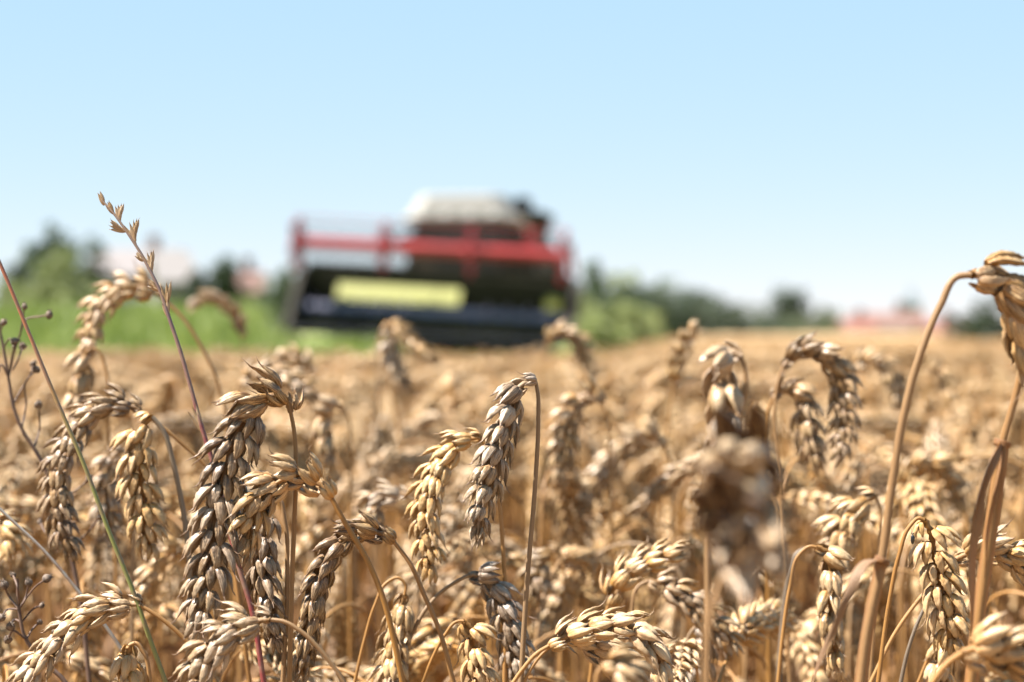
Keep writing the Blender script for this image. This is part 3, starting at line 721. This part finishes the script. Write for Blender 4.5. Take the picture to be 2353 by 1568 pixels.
def sm(a, b, x): t = np.clip((x-a)/(b-a), 0, 1); return t*t*(3-2*t)
def nz(X, Y, s): return np.sin(X*1.3*s+1.7)*np.sin(Y*.9*s+.5)+.5*np.sin(X*2.9*s+Y*1.7*s)+.35*np.sin(X*5.1*s-Y*4.3*s)
def bankz(X, Y): return .004+sm(12, 42, Y+nz(X, Y, .3)*1.0)*(.98+.10*nz(X, Y, .15))*(1-sm(-.118, -.098, X/Y))+sm(11.5, 16, Y)*(1-sm(36, 46, Y))*(.36+.05*nz(X, Y, .4))*sm(-.118, -.098, X/Y)*(1-sm(-.058, -.040, X/Y))
sheet('meadow', np.linspace(-70, 3.2, 160), np.linspace(11.2, 60, 120), lambda X, Y: bankz(X, Y)-.3*sm(2.2, 3.2, X), M_meadow)
sheet('far_meadow', np.linspace(-400, 400, 40), np.linspace(60.5, 900, 30), lambda X, Y: .01+0*X, M_meadow)
# distant ripe wheat seen as one mass, out to the trees
ys = np.r_[np.linspace(10, 45, 120), np.linspace(46, 230, 120)]; us = np.linspace(0, 1, 150)
Y = ys[:, None]+0*us[None]; X0 = .6+(Y-10.5)*.078; X = X0+us[None]**1.3*(Y*.55+6)
Zt = .70+.05*nz(X, Y, 4)+rng.normal(0, .022, X.shape); edge = sm(0, .02, us)[None]*sm(10, 12, Y)
mb = MB(); mb.grid(np.stack([X, Y, .02+(Zt+.04*sm(30, 60, Y))*edge], -1), 0, None, wrap=False)
tag(mb.obj('distant_wheat', [M_dist], smooth=False), 'pale tan ripe wheat stretching to the village on the right', 'wheat field', kind='stuff')

# ------------------------------------------------------------------ green growth and trees
def blades(name, label, n, fn, h, wd, mat, cat):
    mb = MB(); c = 0; V = np.zeros((n, 3, 2, 3)); a = np.zeros_like(V)
    while c < n:
        x, y, z0 = fn(); hh = h*random.uniform(.5, 1.2); an = random.random()*3.14; dx, dy = math.cos(an)*wd, math.sin(an)*wd; lx, ly = random.gauss(0, .25)*hh, random.gauss(0, .25)*hh
        for i, (f, wf_) in enumerate(((0, 1), (.55, .8), (1, .15))):
            cx, cy, cz = x+lx*f*f, y+ly*f*f, z0+hh*f
            V[c, i, 0] = (cx-dx*wf_, cy-dy*wf_, cz); V[c, i, 1] = (cx+dx*wf_, cy+dy*wf_, cz)
        a[c, ..., 2] = random.random(); c += 1
    base = np.arange(n)[:, None]*6; f = np.concatenate([base+np.array([[0, 1, 3, 2]]), base+np.array([[2, 3, 5, 4]])])
    mb.add(V.reshape(-1, 3), f, 0, a.reshape(-1, 3)); return tag(mb.obj(name, [mat]), label, cat, kind='stuff')
def fb():
    while True:
        y = random.uniform(11.2, 55); x = random.uniform(-.6, .12)*y*FW
        if x < 1.6: return x, y, float(bankz(np.array(x), np.array(y)))-.02
blades('meadow_grass', 'tall bright green grass between the wheat and the harvester', 32000, fb, .42, .022, M_green, 'grass')

def crown_mb(lobes, n, leaf, seed, clump=.35):
    r = np.random.default_rng(seed); L = np.array(lobes, float); vol = (L[:, 3]*L[:, 4]); k = r.choice(len(L), n, p=vol/vol.sum())
    # clumps on the lobes
    nc = max(12, n//26); kc = r.choice(len(L), nc, p=vol/vol.sum()); d = norm(r.normal(size=(nc, 3)))
    C = L[kc, :3]+d*np.stack([L[kc, 3], L[kc, 3], L[kc, 4]], 1)*(r.uniform(.45, 1.06, (nc, 1)))
    cs = clump*np.mean(L[kc, 3:5], 1)*r.uniform(.5, 1.2, nc); ci = r.integers(0, nc, n)
    p = C[ci]+norm(r.normal(size=(n, 3)))*(cs[ci][:, None]*r.uniform(.2, 1, (n, 1))**.6)
    u = norm(r.normal(size=(n, 3))); v = norm(np.cross(u, r.normal(size=(n, 3)))); s = leaf*r.uniform(.5, 1.3, (n, 1))
    V = np.stack([p-u*s, p+v*s*.55, p+u*s, p-v*s*.55], 1); a = np.zeros_like(V); a[..., 2] = np.clip(.5*r.random(nc)[ci]+.5*r.random(n), 0, 1)[:, None]
    mb = MB(); f = np.arange(n)[:, None]*4+np.arange(4)[None]; mb.add(V.reshape(-1, 3), f, 0, a.reshape(-1, 3)); return mb
def tree(label, ox, y_top, D, wid, mat, n=5000, group=None, name='tree', cat='tree', lobes=None, ybase=None, trunk=True):
    """crown top at overview row y_top, width wid (overview px) at depth D"""
    px = FW*D/2353; x = (ox-1176.5)*px; H_ = CAMZ+(765-y_top)*px; W_ = wid*px/2*1.12
    rr = random.Random(int(ox*3+D)); root = empty(name, (x, D, 0)); tag(root, label, cat, group)
    if lobes is None:
        lobes = []
        for i in range(9):
            a = rr.uniform(0, 6.28); q = rr.uniform(.15, .62); zz = rr.uniform(.25, .78)
            lobes.append((math.cos(a)*W_*q, math.sin(a)*W_*q, H_*zz, W_*rr.uniform(.36, .55), H_*rr.uniform(.15, .24)))
        lobes.append((0, 0, H_*.80, W_*.42, H_*.20)); lobes.append((0, 0, H_*.5, W_*.8, H_*.3)); lobes.append((0, 0, H_*.22, W_*.95, H_*.2))
    crown_mb(lobes, n, max(.05, H_*.026), int(ox+D), .42).obj('crown', [mat], root, smooth=False)
    mb = MB(); r0 = H_*.022
    tube(mb, crom([(0, 0, 0), (.1*r0, 0, H_*.25), (-.6*r0, r0, H_*.5), (0, 0, H_*.85)], 5), np.linspace(r0*1.4, r0*.2, 16), 8)
    for i in range(7):
        a = i*2.4; z0 = H_*(.28+.07*i); tube(mb, crom([(0, 0, z0), (math.cos(a)*W_*.3, math.sin(a)*W_*.3, z0+H_*.12), (math.cos(a)*W_*.6, math.sin(a)*W_*.6, z0+H_*.2)], 4), np.linspace(r0*.6, r0*.12, 9), 6)
    mb.obj('trunk' if trunk else 'stems', [M_bark], root); return root
G1 = 'dark trees on the left skyline'
tree('tallest dark tree on the left skyline behind the olive bush', 118, 520, 150, 150, M_tree_dark, 6500, G1)
tree('dark tree at the left edge of the skyline', 40, 592, 150, 110, M_tree_dark, 4000, G1)
tree('dark tree sloping down toward the white house on the left', 215, 552, 155, 130, M_tree_dark, 5000, G1)
tree('low dark tree directly behind the white house', 300, 572, 215, 110, M_tree_dark, 4000, G1)
tree('olive green willow bush in front of the dark trees on the left', 140, 572, 48, 250, M_tree_olive, 9000, None, 'bush', 'bush', trunk=False)
tree('bright green bush at the far left edge', 15, 632, 55, 150, M_tree_olive, 5000, None, 'bush', 'bush', trunk=False)
tree('dark green shrub low in front of the olive bush', 182, 672, 45, 90, M_tree_mid, 3500, None, 'bush', 'bush', trunk=False)
tree('low green shrub below the white house', 345, 668, 56, 200, M_green, 5000, None, 'bush', 'bush', trunk=False)
tree('round dark tree between the white house and the small pink house', 515, 586, 165, 100, M_tree_dark, 5000)
tree('lower dark tree right beside the white house', 455, 612, 165, 90, M_tree_dark, 4000)
tree('dark tree just behind the left end of the harvester', 655, 612, 140, 100, M_tree_mid, 4500)
tree('low dark tree right of the small pink house', 615, 640, 150, 60, M_tree_mid, 3000)
tree('low green shrub line left of the harvester', 560, 676, 60, 240, M_green, 5000, None, 'bush', 'bush', trunk=False)
tree('broad olive bush between the left edge and the white house', 235, 640, 58, 130, M_tree_olive, 6000, None, 'bush', 'bush', trunk=False)
G2 = 'trees in the hedgerow right of the harvester'
tree('slim tall tree rising just right of the harvester', 1362, 592, 120, 70, M_tree_mid, 4000, G2)
tree('wispy grey green tree right of the slim tall one', 1420, 612, 120, 100, M_tree_olive, 3000, G2)
tree('broad grey green tree sloping down right of the harvester', 1470, 642, 115, 150, M_tree_mid, 5000, G2)
tree('dark rounded tree in the middle of the right hedgerow', 1585, 660, 110, 170, M_tree_dark, 6500, G2)
tree('dark small tree at the low end of the right hedgerow', 1680, 682, 115, 110, M_tree_dark, 4500, G2)
tree('low grey green hedge bush filling the gap beside the harvester', 1345, 668, 70, 110, M_tree_olive, 5000, None, 'bush', 'bush', trunk=False)
tree('low dark bush between the hedgerow and the lone skyline tree', 1760, 722, 120, 190, M_tree_dark, 5000, None, 'bush', 'bush', trunk=False)
tree('mid green tree behind the middle of the right hedgerow', 1530, 640, 150, 150, M_tree_mid, 4500, G2)
tree('wide dark hedge section just right of the harvester', 1460, 642, 104, 250, M_tree_dark, 7000, None, 'bush', 'bush', trunk=False)
tree('wide dark hedge section in the middle of the right treeline', 1610, 668, 106, 240, M_tree_dark, 7000, None, 'bush', 'bush', trunk=False)
tree('wide low hedge section below the lone skyline tree', 1850, 716, 150, 270, M_tree_mid, 6000, None, 'bush', 'bush', trunk=False)
tree('faint low hedge in front of the village roofs', 2060, 752, 160, 330, M_tree_mid, 5000, None, 'bush', 'bush', trunk=False)
tree('bright green bush at the wheat edge right of the harvester', 1420, 690, 40, 210, M_tree_olive, 7000, None, 'bush', 'bush', trunk=False)
tree('yellowish green bush beside the bright green one at the wheat edge', 1500, 712, 42, 90, M_tree_olive, 3500, None, 'bush', 'bush', trunk=False)
tree('tall pair topped tree standing alone on the right skyline', 1815, 656, 190, 110, M_tree_dark, 5500)
tree('low tree left of the lone skyline tree', 1745, 700, 190, 90, M_tree_mid, 3500)
tree('low tree right of the lone skyline tree', 1895, 700, 190, 90, M_tree_mid, 3500)
tree('low tree at the foot of the lone skyline tree', 1840, 722, 185, 170, M_tree_dark, 4500)
tree('dark bush in the clump at the right edge', 2330, 664, 30, 210, M_tree_dark, 6500, None, 'bush', 'bush', trunk=False)
tree('lower dark bush left in the clump at the right edge', 2240, 700, 32, 160, M_tree_dark, 5500, None, 'bush', 'bush', trunk=False)
tree('dark tree beyond the right edge of the clump', 2420, 690, 40, 130, M_tree_dark, 4000)

# ------------------------------------------------------------------ houses
M_wwall = simple('white_render', (.21, .19, .185), .8, scale=3, var=.05)
M_wroof = simple('pale_roof', (.19, .165, .165), .7, scale=4, var=.08)
M_pinkroof = simple('pale_tile_roof', (.21, .115, .095), .8, scale=5)
M_redroof = simple('red_tile_roof', (.24, .085, .06), .8, scale=5)
M_pwall = simple('cream_wall', (.24, .20, .18), .85, scale=3)
M_glass = simple('window_glass', (.05, .06, .08), .1)
M_frame = simple('window_frame', (.7, .7, .7), .5)
M_door = simple('door_paint', (.25, .16, .10), .5)
def house(label, ox, y_eave, y_ridge, D, wpx, depth, wall, roof, rz=0, nwin=3, group=None, gable=False, chim=True):
    px = FW*D/2353; x = (ox-1176.5)*px; He = CAMZ+(765-y_eave)*px; Hr = CAMZ+(765-y_ridge)*px; w_ = wpx*px
    root = empty('house', (x, D, 0), rz); tag(root, label, 'house', group)
    mb = MB()
    if gable: a, b = w_/2, depth/2   # ridge along y
    else: a, b = w_/2, depth/2
    box(mb, (0, 0, He/2), (w_, depth, He))
    if gable: pr = [(-a, -b, He), (a, -b, He), (0, -b, Hr), (0, -b, Hr), (-a, b, He), (a, b, He), (0, b, Hr), (0, b, Hr)]
    else: pr = [(-a, -b, He), (-a, b, He), (-a, 0, Hr), (-a, 0, Hr), (a, -b, He), (a, b, He), (a, 0, Hr), (a, 0, Hr)]
    mb.add(np.array(pr)*[.999, .999, 1], [[0, 1, 2, 3], [4, 5, 6, 7]]); mb.obj('wall', [wall], root, smooth=False)
    mb = MB(); t = .18; o = .45
    for s in (-1, 1):
        if gable: q = [(s*(a+o), -b-o, He-o*(Hr-He)/a), (s*(a+o), b+o, He-o*(Hr-He)/a), (0, b+o, Hr+.03), (0, -b-o, Hr+.03)]
        else: q = [(-a-o, s*(b+o), He-o*(Hr-He)/b), (a+o, s*(b+o), He-o*(Hr-He)/b), (a+o, 0, Hr+.03), (-a-o, 0, Hr+.03)]
        q = np.array(q); v = np.vstack([q, q+[0, 0, t]])
        mb.add(v, [[0, 1, 2, 3], [7, 6, 5, 4], [0, 4, 5, 1], [1, 5, 6, 2], [2, 6, 7, 3], [3, 7, 4, 0]])
    rf = mb.obj('roof', [roof], root, smooth=False)
    if chim:
        mb = MB(); box(mb, (a*.35 if not gable else 0.0, 0 if not gable else b*.3, Hr+.5), (.7, .7, 1.6)); mb.obj('chimney', [M_pinkroof], rf, smooth=False)
    nf = max(1, int(He/2.8))
    for f in range(nf):
        for i in range(nwin):
            wx = -w_/2+w_*(i+.5)/nwin; wz = 1.6+f*2.7
            if wz > He-.8: continue
            if f == 0 and i == nwin//2:
                mb = MB(); box(mb, (wx, -b-.03, 1.05), (1.0, .1, 2.1)); mb.obj('door', [M_door], root, smooth=False); continue
            mb = MB()
            for dx, dz, sx, sz in ((0, .66, 1.3, .1), (0, -.66, 1.3, .1), (-.6, 0, .1, 1.22), (.6, 0, .1, 1.22)): box(mb, (wx+dx, -b-.04, wz+dz), (sx, .1, sz))
            fr = mb.obj('window', [M_frame], root, smooth=False)
            mb = MB(); box(mb, (wx, -b-.01, wz), (1.1, .06, 1.22)); mb.obj('pane', [M_glass], fr, smooth=False)
    return root
house('large white house with a pale roof beyond the bushes on the left', 325, 634, 578, 190, 178, 8, M_wwall, M_wroof, R(-14), 4)
house('white annex with a bright roof at the right end of the white house', 392, 650, 584, 178, 66, 9, M_wwall, M_wwall, R(14), 2, chim=False)
house('small house with a red pink roof left of the harvester', 556, 672, 628, 185, 76, 7, M_wwall, M_pinkroof, R(12), 2)
G3 = 'village houses on the right skyline'
house('village house with a pale pink roof, widest in the right village', 2040, 768, 722, 230, 150, 9, M_pwall, M_pinkroof, R(-6), 5, G3)
house('village house with a bright red roof at the right end of the village', 2160, 772, 742, 215, 80, 8, M_pwall, M_redroof, R(5), 3, G3)
house('low village house with a grey pink roof at the left end of the village', 1880, 768, 738, 240, 100, 8, M_pwall, M_pinkroof, R(8), 4, G3)
house('village house with a rosy roof left of the widest one', 1960, 772, 740, 225, 90, 8, M_wwall, M_redroof, R(-10), 3, G3)
# church tower, faint behind the roofs
px = FW*300/2353; root = empty('church_tower', ((2092-1176.5)*px, 300, 0)); tag(root, 'faint slim church tower rising behind the village roofs on the right', 'tower')
mb = MB(); Ht = CAMZ+(765-700)*px; box(mb, (0, 0, Ht/2), (2.4, 2.4, Ht)); mb.obj('wall', [simple('tower_stone', (.5, .5, .52), .9)], root, smooth=False)
mb = MB(); Hs = CAMZ+(765-655)*px; q = np.array([(-1.4, -1.4, Ht), (1.4, -1.4, Ht), (1.4, 1.4, Ht), (-1.4, 1.4, Ht)]); v = np.vstack([q, np.array([(-.08, -.08, Hs), (.08, -.08, Hs), (.08, .08, Hs), (-.08, .08, Hs)])])
mb.add(v, [[0, 1, 5, 4], [1, 2, 6, 5], [2, 3, 7, 6], [3, 0, 4, 7], [4, 5, 6, 7]]); mb.obj('spire', [simple('slate', (.25, .28, .32), .7)], root, smooth=False)
for z in (Ht*.7, Ht*.88):
    mb = MB(); box(mb, (0, -1.21, z), (.7, .08, 1.3)); mb.obj('opening', [M_glass], root, smooth=False)

# ------------------------------------------------------------------ combine harvester
M_red = simple('red_paint', (.34, .006, .006), .38, scale=3, var=.12, coat=.3)
M_cgreen = simple('green_paint', (.009, .011, .003), .9, scale=3, var=.15)
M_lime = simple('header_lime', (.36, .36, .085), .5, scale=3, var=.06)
M_white = simple('roof_white', (.29, .275, .25), .6, scale=3, var=.03)
M_dark = simple('dark_metal', (.006, .006, .006), .6, scale=4)
M_steel = simple('auger_steel', (.22, .22, .30), .35, .6, scale=5)
M_cab = simple('cab_glass', (.085, .06, .04), .12, scale=2)
M_tyre = simple('tyre_rubber', (.02, .02, .02), .85, scale=8)
M_rim = simple('rim_paint', (.5, .05, .03), .5)
M_lamp = simple('lamp_glass', (.8, .78, .75), .15)
M_orange = simple('beacon_orange', (.75, .22, .05), .3)
for m_ in (M_cgreen, M_dark): m_.node_tree.nodes['Principled BSDF'].inputs['Specular IOR Level'].default_value = .1
Dc = 53; cx = (1007-1176.5)/2353*FW*Dc
cr = empty('combine_harvester', (cx, Dc, 0), R(-8)); tag(cr, 'combine harvester with a white roof and wide red reel, beyond the wheat', 'combine harvester')
def part(nm, mb, mat, parent=cr, loc=(0, 0, 0), rot=None, smooth=False):
    o = mb.obj(nm, [mat], parent, loc, smooth)
    if rot: o.rotation_euler = rot
    return o
# body behind the header (x right, y back)
mb = MB(); bx = .30
def prism(mb, prof, y0, y1):
    """convex outline in x-z, quads fan between y0 and y1"""
    p = np.array(prof, float); n = len(p); a = np.c_[p[:, 0], np.full(n, y0), p[:, 1]]; b = np.c_[p[:, 0], np.full(n, y1), p[:, 1]]
    f = [[i, (i+1) % n, n+(i+1) % n, n+i] for i in range(n)]
    for k in range(1, n-1, 2): f += [[0, k, k+1, min(k+2, n-1)], [n, n+min(k+2, n-1), n+k+1, n+k]]
    mb.add(np.vstack([a, b]), f)
prism(mb, [(bx-1.55, 1.0), (bx+1.55, 1.0), (bx+1.66, 2.3), (bx+1.58, 2.95), (bx+1.25, 3.45), (bx-1.2, 3.45), (bx-1.5, 2.95), (bx-1.6, 2.3)], 2.6, 7.8)
M_body = simple('body_panels', (.028, .023, .014), .9, scale=2); body = part('body', mb, M_body)
mb = MB(); prism(mb, [(bx-1.25, 3.3), (bx+1.25, 3.3), (bx+1.5, 3.85), (bx+1.5, 3.95), (bx-1.5, 3.95), (bx-1.5, 3.85)], 4.4, 7.4); part('grain_tank', mb, M_cgreen, body)
for s in (-1, 1):
    mb = MB(); box(mb, (bx+s*1.62, 5.4, 2.0), (.08, 3.2, 1.0), bev=.03); part('side_panel', mb, M_cgreen, body)
# cab
mb = MB(); prism(mb, [(bx-1.1, 1.75), (bx+1.1, 1.75), (bx+1.2, 2.4), (bx+1.1, 3.5), (bx-1.1, 3.5), (bx-1.2, 2.4)], 1.5, 3.0); cab = part('cab', mb, M_dark)
mb = MB(); prism(mb, [(bx-1.0, 1.95), (bx+1.0, 1.95), (bx+1.1, 2.45), (bx+1.02, 3.44), (bx-1.02, 3.44), (bx-1.1, 2.45)], 1.44, 1.497); part('windshield', mb, M_cab, cab)
for s in (-1, 1):
    mb = MB(); box(mb, (bx+s*1.2, 2.2, 2.7), (.03, 1.2, 1.3)); part('side_window', mb, M_cab, cab, rot=None)
    mb = MB(); bar(mb, (bx+s*1.1, 1.5, 3.4), (bx+s*1.75, 1.2, 3.35), .025); bar(mb, (bx+s*1.75, 1.2, 3.4), (bx+s*1.75, 1.2, 2.75), .025); mr = part('mirror_arm', mb, M_dark, cab, smooth=True)
    mb = MB(); box(mb, (bx+s*1.72, 1.17, 3.05), (.26, .09, .48), bev=.03); part('mirror', mb, M_dark if s < 0 else M_red, mr)
mb = MB()   # roof: a thick white cap with raised back, tapering to the top
v = []; 
for zz, sx, y0, y1 in ((3.50, 1.32, .95, 3.4), (3.60, 1.36, .9, 3.45), (3.72, 1.22, .92, 3.45), (4.10, .98, 1.0, 3.4), (4.16, .94, 1.08, 3.3)):
    v.append([(bx+.02-sx, y0+.2, zz), (bx+.02-sx+.25, y0, zz), (bx+.02+sx-.25, y0, zz), (bx+.02+sx, y0+.2, zz), (bx+.02+sx, y1, zz), (bx+.02-sx, y1, zz)])
v = np.array(v); mb.grid(v); mb.add(v[-1], [[0, 1, 2, 3], [0, 3, 4, 5]]); mb.add(v[0], [[3, 2, 1, 0], [5, 4, 3, 0]]); rf = part('roof', mb, M_white, cab)
for i in range(4):
    mb = MB(); box(mb, (bx-.85+i*.57, .89, 3.66), (.24, .06, .12), bev=.02); part('work_lamp', mb, M_lamp, cab)
mb = MB(); tube(mb, [(bx+.45, 1.3, 3.9), (bx+.45, 1.3, 4.0), (bx+.45, 1.3, 4.08)], .09, 10); part('beacon', mb, M_orange, cab, smooth=True)
mb = MB(); box(mb, (bx+1.25, 3.2, 3.9), (.35, .5, .6), bev=.05); part('exhaust_housing', mb, M_dark)
# ladder, unloading auger, feeder house, axle, wheels
mb = MB(); tube(mb, [(bx-1.7, 3.4, 3.1), (bx-1.75, 6, 3.25), (bx-1.8, 8.8, 3.4)], .2, 12); part('unloading_auger', mb, M_cgreen, smooth=True)
mb = MB()
for s in (-.22, .22): bar(mb, (bx+1.5+s, 1.9, .7), (bx+1.4+s, 2.2, 1.9), .03)
for q in range(5): bar(mb, (bx+1.28, 1.92+.06*q, .8+q*.25), (bx+1.72, 1.92+.06*q, .8+q*.25), .02)
part('ladder', mb, M_dark)
mb = MB(); v = np.array([[(-.7, .3, 1.0), (.9, .3, 1.0), (.9, .3, 1.75), (-.7, .3, 1.75)], [(-.5, 3.0, 1.4), (1.1, 3.0, 1.4), (1.1, 3.0, 2.2), (-.5, 3.0, 2.2)]]); mb.grid(v); part('feeder_house', mb, M_cgreen)
mb = MB(); tube(mb, [(bx-1.5, 3.5, .95), (bx, 3.5, .95), (bx+1.5, 3.5, .95)], .2, 10); box(mb, (bx, 4.6, .95), (1.7, 3.2, .5)); part('axle', mb, M_dark)
def wheel(x, y, r, wd):
    prof = [(.45, -.5), (.82, -.5), (.95, -.42), (1, -.25), (1, .25), (.95, .42), (.82, .5), (.45, .5)]
    th = np.linspace(0, 2*math.pi, 44, endpoint=False); V = np.zeros((8, 44, 3))
    for i, (a, b) in enumerate(prof):
        rr = r*a*(1+(.025*np.sign(np.cos(th*22)) if a >= .95 else 0)); V[i, :, 0] = b*wd; V[i, :, 1] = rr*np.cos(th); V[i, :, 2] = rr*np.sin(th)
    mb = MB(); mb.grid(V); o = mb.obj('wheel', [M_tyre], cr, (x, y, r))
    mb = MB(); V = np.zeros((4, 24, 3)); t2 = np.linspace(0, 2*math.pi, 24, endpoint=False)
    for i, (a, b) in enumerate([(.47, -.42), (.40, -.2), (.40, .2), (.47, .42)]): V[i, :, 0] = b*wd; V[i, :, 1] = r*a*np.cos(t2); V[i, :, 2] = r*a*np.sin(t2)
    mb.grid(V); tube(mb, [(-.12*wd, 0, 0), (0, 0, 0), (.12*wd, 0, 0)], r*.42, 24); tube(mb, [(-.3*wd, 0, 0), (0, 0, 0), (.3*wd, 0, 0)], r*.14, 12)
    mb.obj('rim', [M_rim], o)
for s in (-1, 1): wheel(bx+s*1.28, 3.5, .88, .66); wheel(bx+s*1.15, 7.6, .62, .42)
# header
HW = 3.12; hz = 1.28
mb = MB(); prof = [(.30, 1.10), (.42, .66), (.46, .02), (.30, -.32), (-.55, -.42), (-1.05, -.46), (-1.05, -.40), (-.5, -.34), (.16, -.24), (.34, .02), (.30, .62)]
n = len(prof); V = np.array([[(x, y, z) for y, z in prof] for x in np.linspace(-HW, HW, 9)]); mb.grid(V)
hd = part('header', mb, M_cgreen, cr, (0, -.4, hz), (0, R(3.2), 0))
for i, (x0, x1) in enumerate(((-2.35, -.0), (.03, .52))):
    mb = MB(); V = np.array([[(x, .28, .62), (x, .10, .26), (x, .06, .28), (x, .24, .64)] for x in (x0, x1)]); mb.grid(V); part('lit_deck_panel', mb, M_lime, hd)  # pale lime colour stands for the sunlit stretch of the green header
mb = MB(); box(mb, (0, -.3, -.52), (2*HW-.3, 1.3, .10)); part('skid_plate', mb, M_dark, hd)
mb = MB(); V = np.array([[(x, .30, -.34), (x, .36, -.80), (x, -.4, -.72), (x, -.6, -.44)] for x in (-HW+.5, -1.0, 1.4, HW-.4)]); V[0, 1:3, 2] += .20; V[1:, 1:3, 2] -= .12; mb.grid(V); part('underside', mb, M_dark, hd)  # near-black sheet, deepened to stand for the shade below the header
mb = MB(); tube(mb, np.array([(x, -.25, .02) for x in np.linspace(-HW+.1, HW-.1, 20)]), .17, 14)
for s, x0, x1 in ((1, -HW+.15, -.5), (-1, HW-.15, .9)):
    th = np.linspace(0, 2*math.pi*4.5, 150); xx = np.linspace(x0, x1, 150); V = np.zeros((150, 2, 3))
    for j, r_ in enumerate((.16, .33)): V[:, j, 0] = xx; V[:, j, 1] = -.25+r_*np.cos(th); V[:, j, 2] = .02+r_*np.sin(s*th)
    mb.grid(V, wrap=False); mb.grid((V+[.012, 0, 0])[:, ::-1], wrap=False)
part('auger', mb, M_steel, hd, smooth=False)
mb = MB()
for i in range(62): x = -HW+.1+i*.1; v = np.array([[(x-.03, -1.0, -.45), (x+.03, -1.0, -.45)], [(x-.008, -1.2, -.47), (x+.008, -1.2, -.47)]]); mb.grid(v, wrap=False)
box(mb, (0, -1.04, -.43), (2*HW, .05, .03)); part('cutter_bar', mb, M_steel, hd)
for s in (-1, 1):
    mb = MB(); q = [(.45, 1.0), (.5, -.1), (.3, -.45), (-.9, -.5), (-1.25, -.42), (-.9, -.05), (-.5, .45), (-.1, .85)]
    p = np.array(q); a = np.c_[np.full(8, s*HW), p]; b = np.c_[np.full(8, s*(HW+.16)), p]; mb.add(np.vstack([a, b]), [[i, (i+1) % 8, 8+(i+1) % 8, 8+i] for i in range(8)]+[[0, 1, 2, 7], [2, 3, 4, 5], [2, 5, 6, 7], [8, 9, 10, 15], [10, 11, 12, 13], [10, 13, 14, 15]])
    part('divider', mb, M_body, hd)
    mb = MB(); box(mb, (s*(HW-.35), -.62 if s > 0 else .1, .42 if s > 0 else -.1), (.34, .12, .30), bev=.04); part('header_lamp', mb, M_lime, hd)
# reel
rl = MB(); ry, rz_ = -.75, 1.58; tube(rl, np.array([(x, 0, 0) for x in np.linspace(-HW+.1, HW-.1, 6)]), .15, 14)
reel = part('reel', rl, M_red, cr, (0, -.4+ry, hz+rz_-.08), (0, R(3.2), 0), smooth=True)
RR = .60
for x in (-HW+.06, -1.05, .95, HW-.06):
    mb = MB()
    for q in range(6):
        a = q*math.pi/3+.35; a2 = a+math.pi/3; e = (x, RR*math.cos(a), RR*math.sin(a)); bar(mb, (x, 0, 0), e, .035 if abs(x) < 3 else .07); bar(mb, e, (x, RR*math.cos(a2), RR*math.sin(a2)), .025)
    tube(mb, [(x-.05, 0, 0), (x, 0, 0), (x+.05, 0, 0)], .30 if abs(x) > 3 else .2, 6); part('reel_plate', mb, M_red, reel)
for q in range(6):
    a = q*math.pi/3+.35; y, z = RR*math.cos(a), RR*math.sin(a); mb = MB(); tube(mb, [(-HW+.05, y, z), (0, y, z), (HW-.05, y, z)], .014, 8)
    for i in range(40): x = -HW+.15+i*.152; bar(mb, (x, y, z), (x, y+.05, z-.24), .006)
    part('bat', mb, M_red if q == 1 else M_body, reel, smooth=True)
for s in (-1, 1):
    mb = MB(); bar(mb, (s*(HW+.05), .35-.4, hz+1.0), (s*(HW+.05), -.9, hz+rz_), .07); part('reel_arm', mb, M_red, cr)
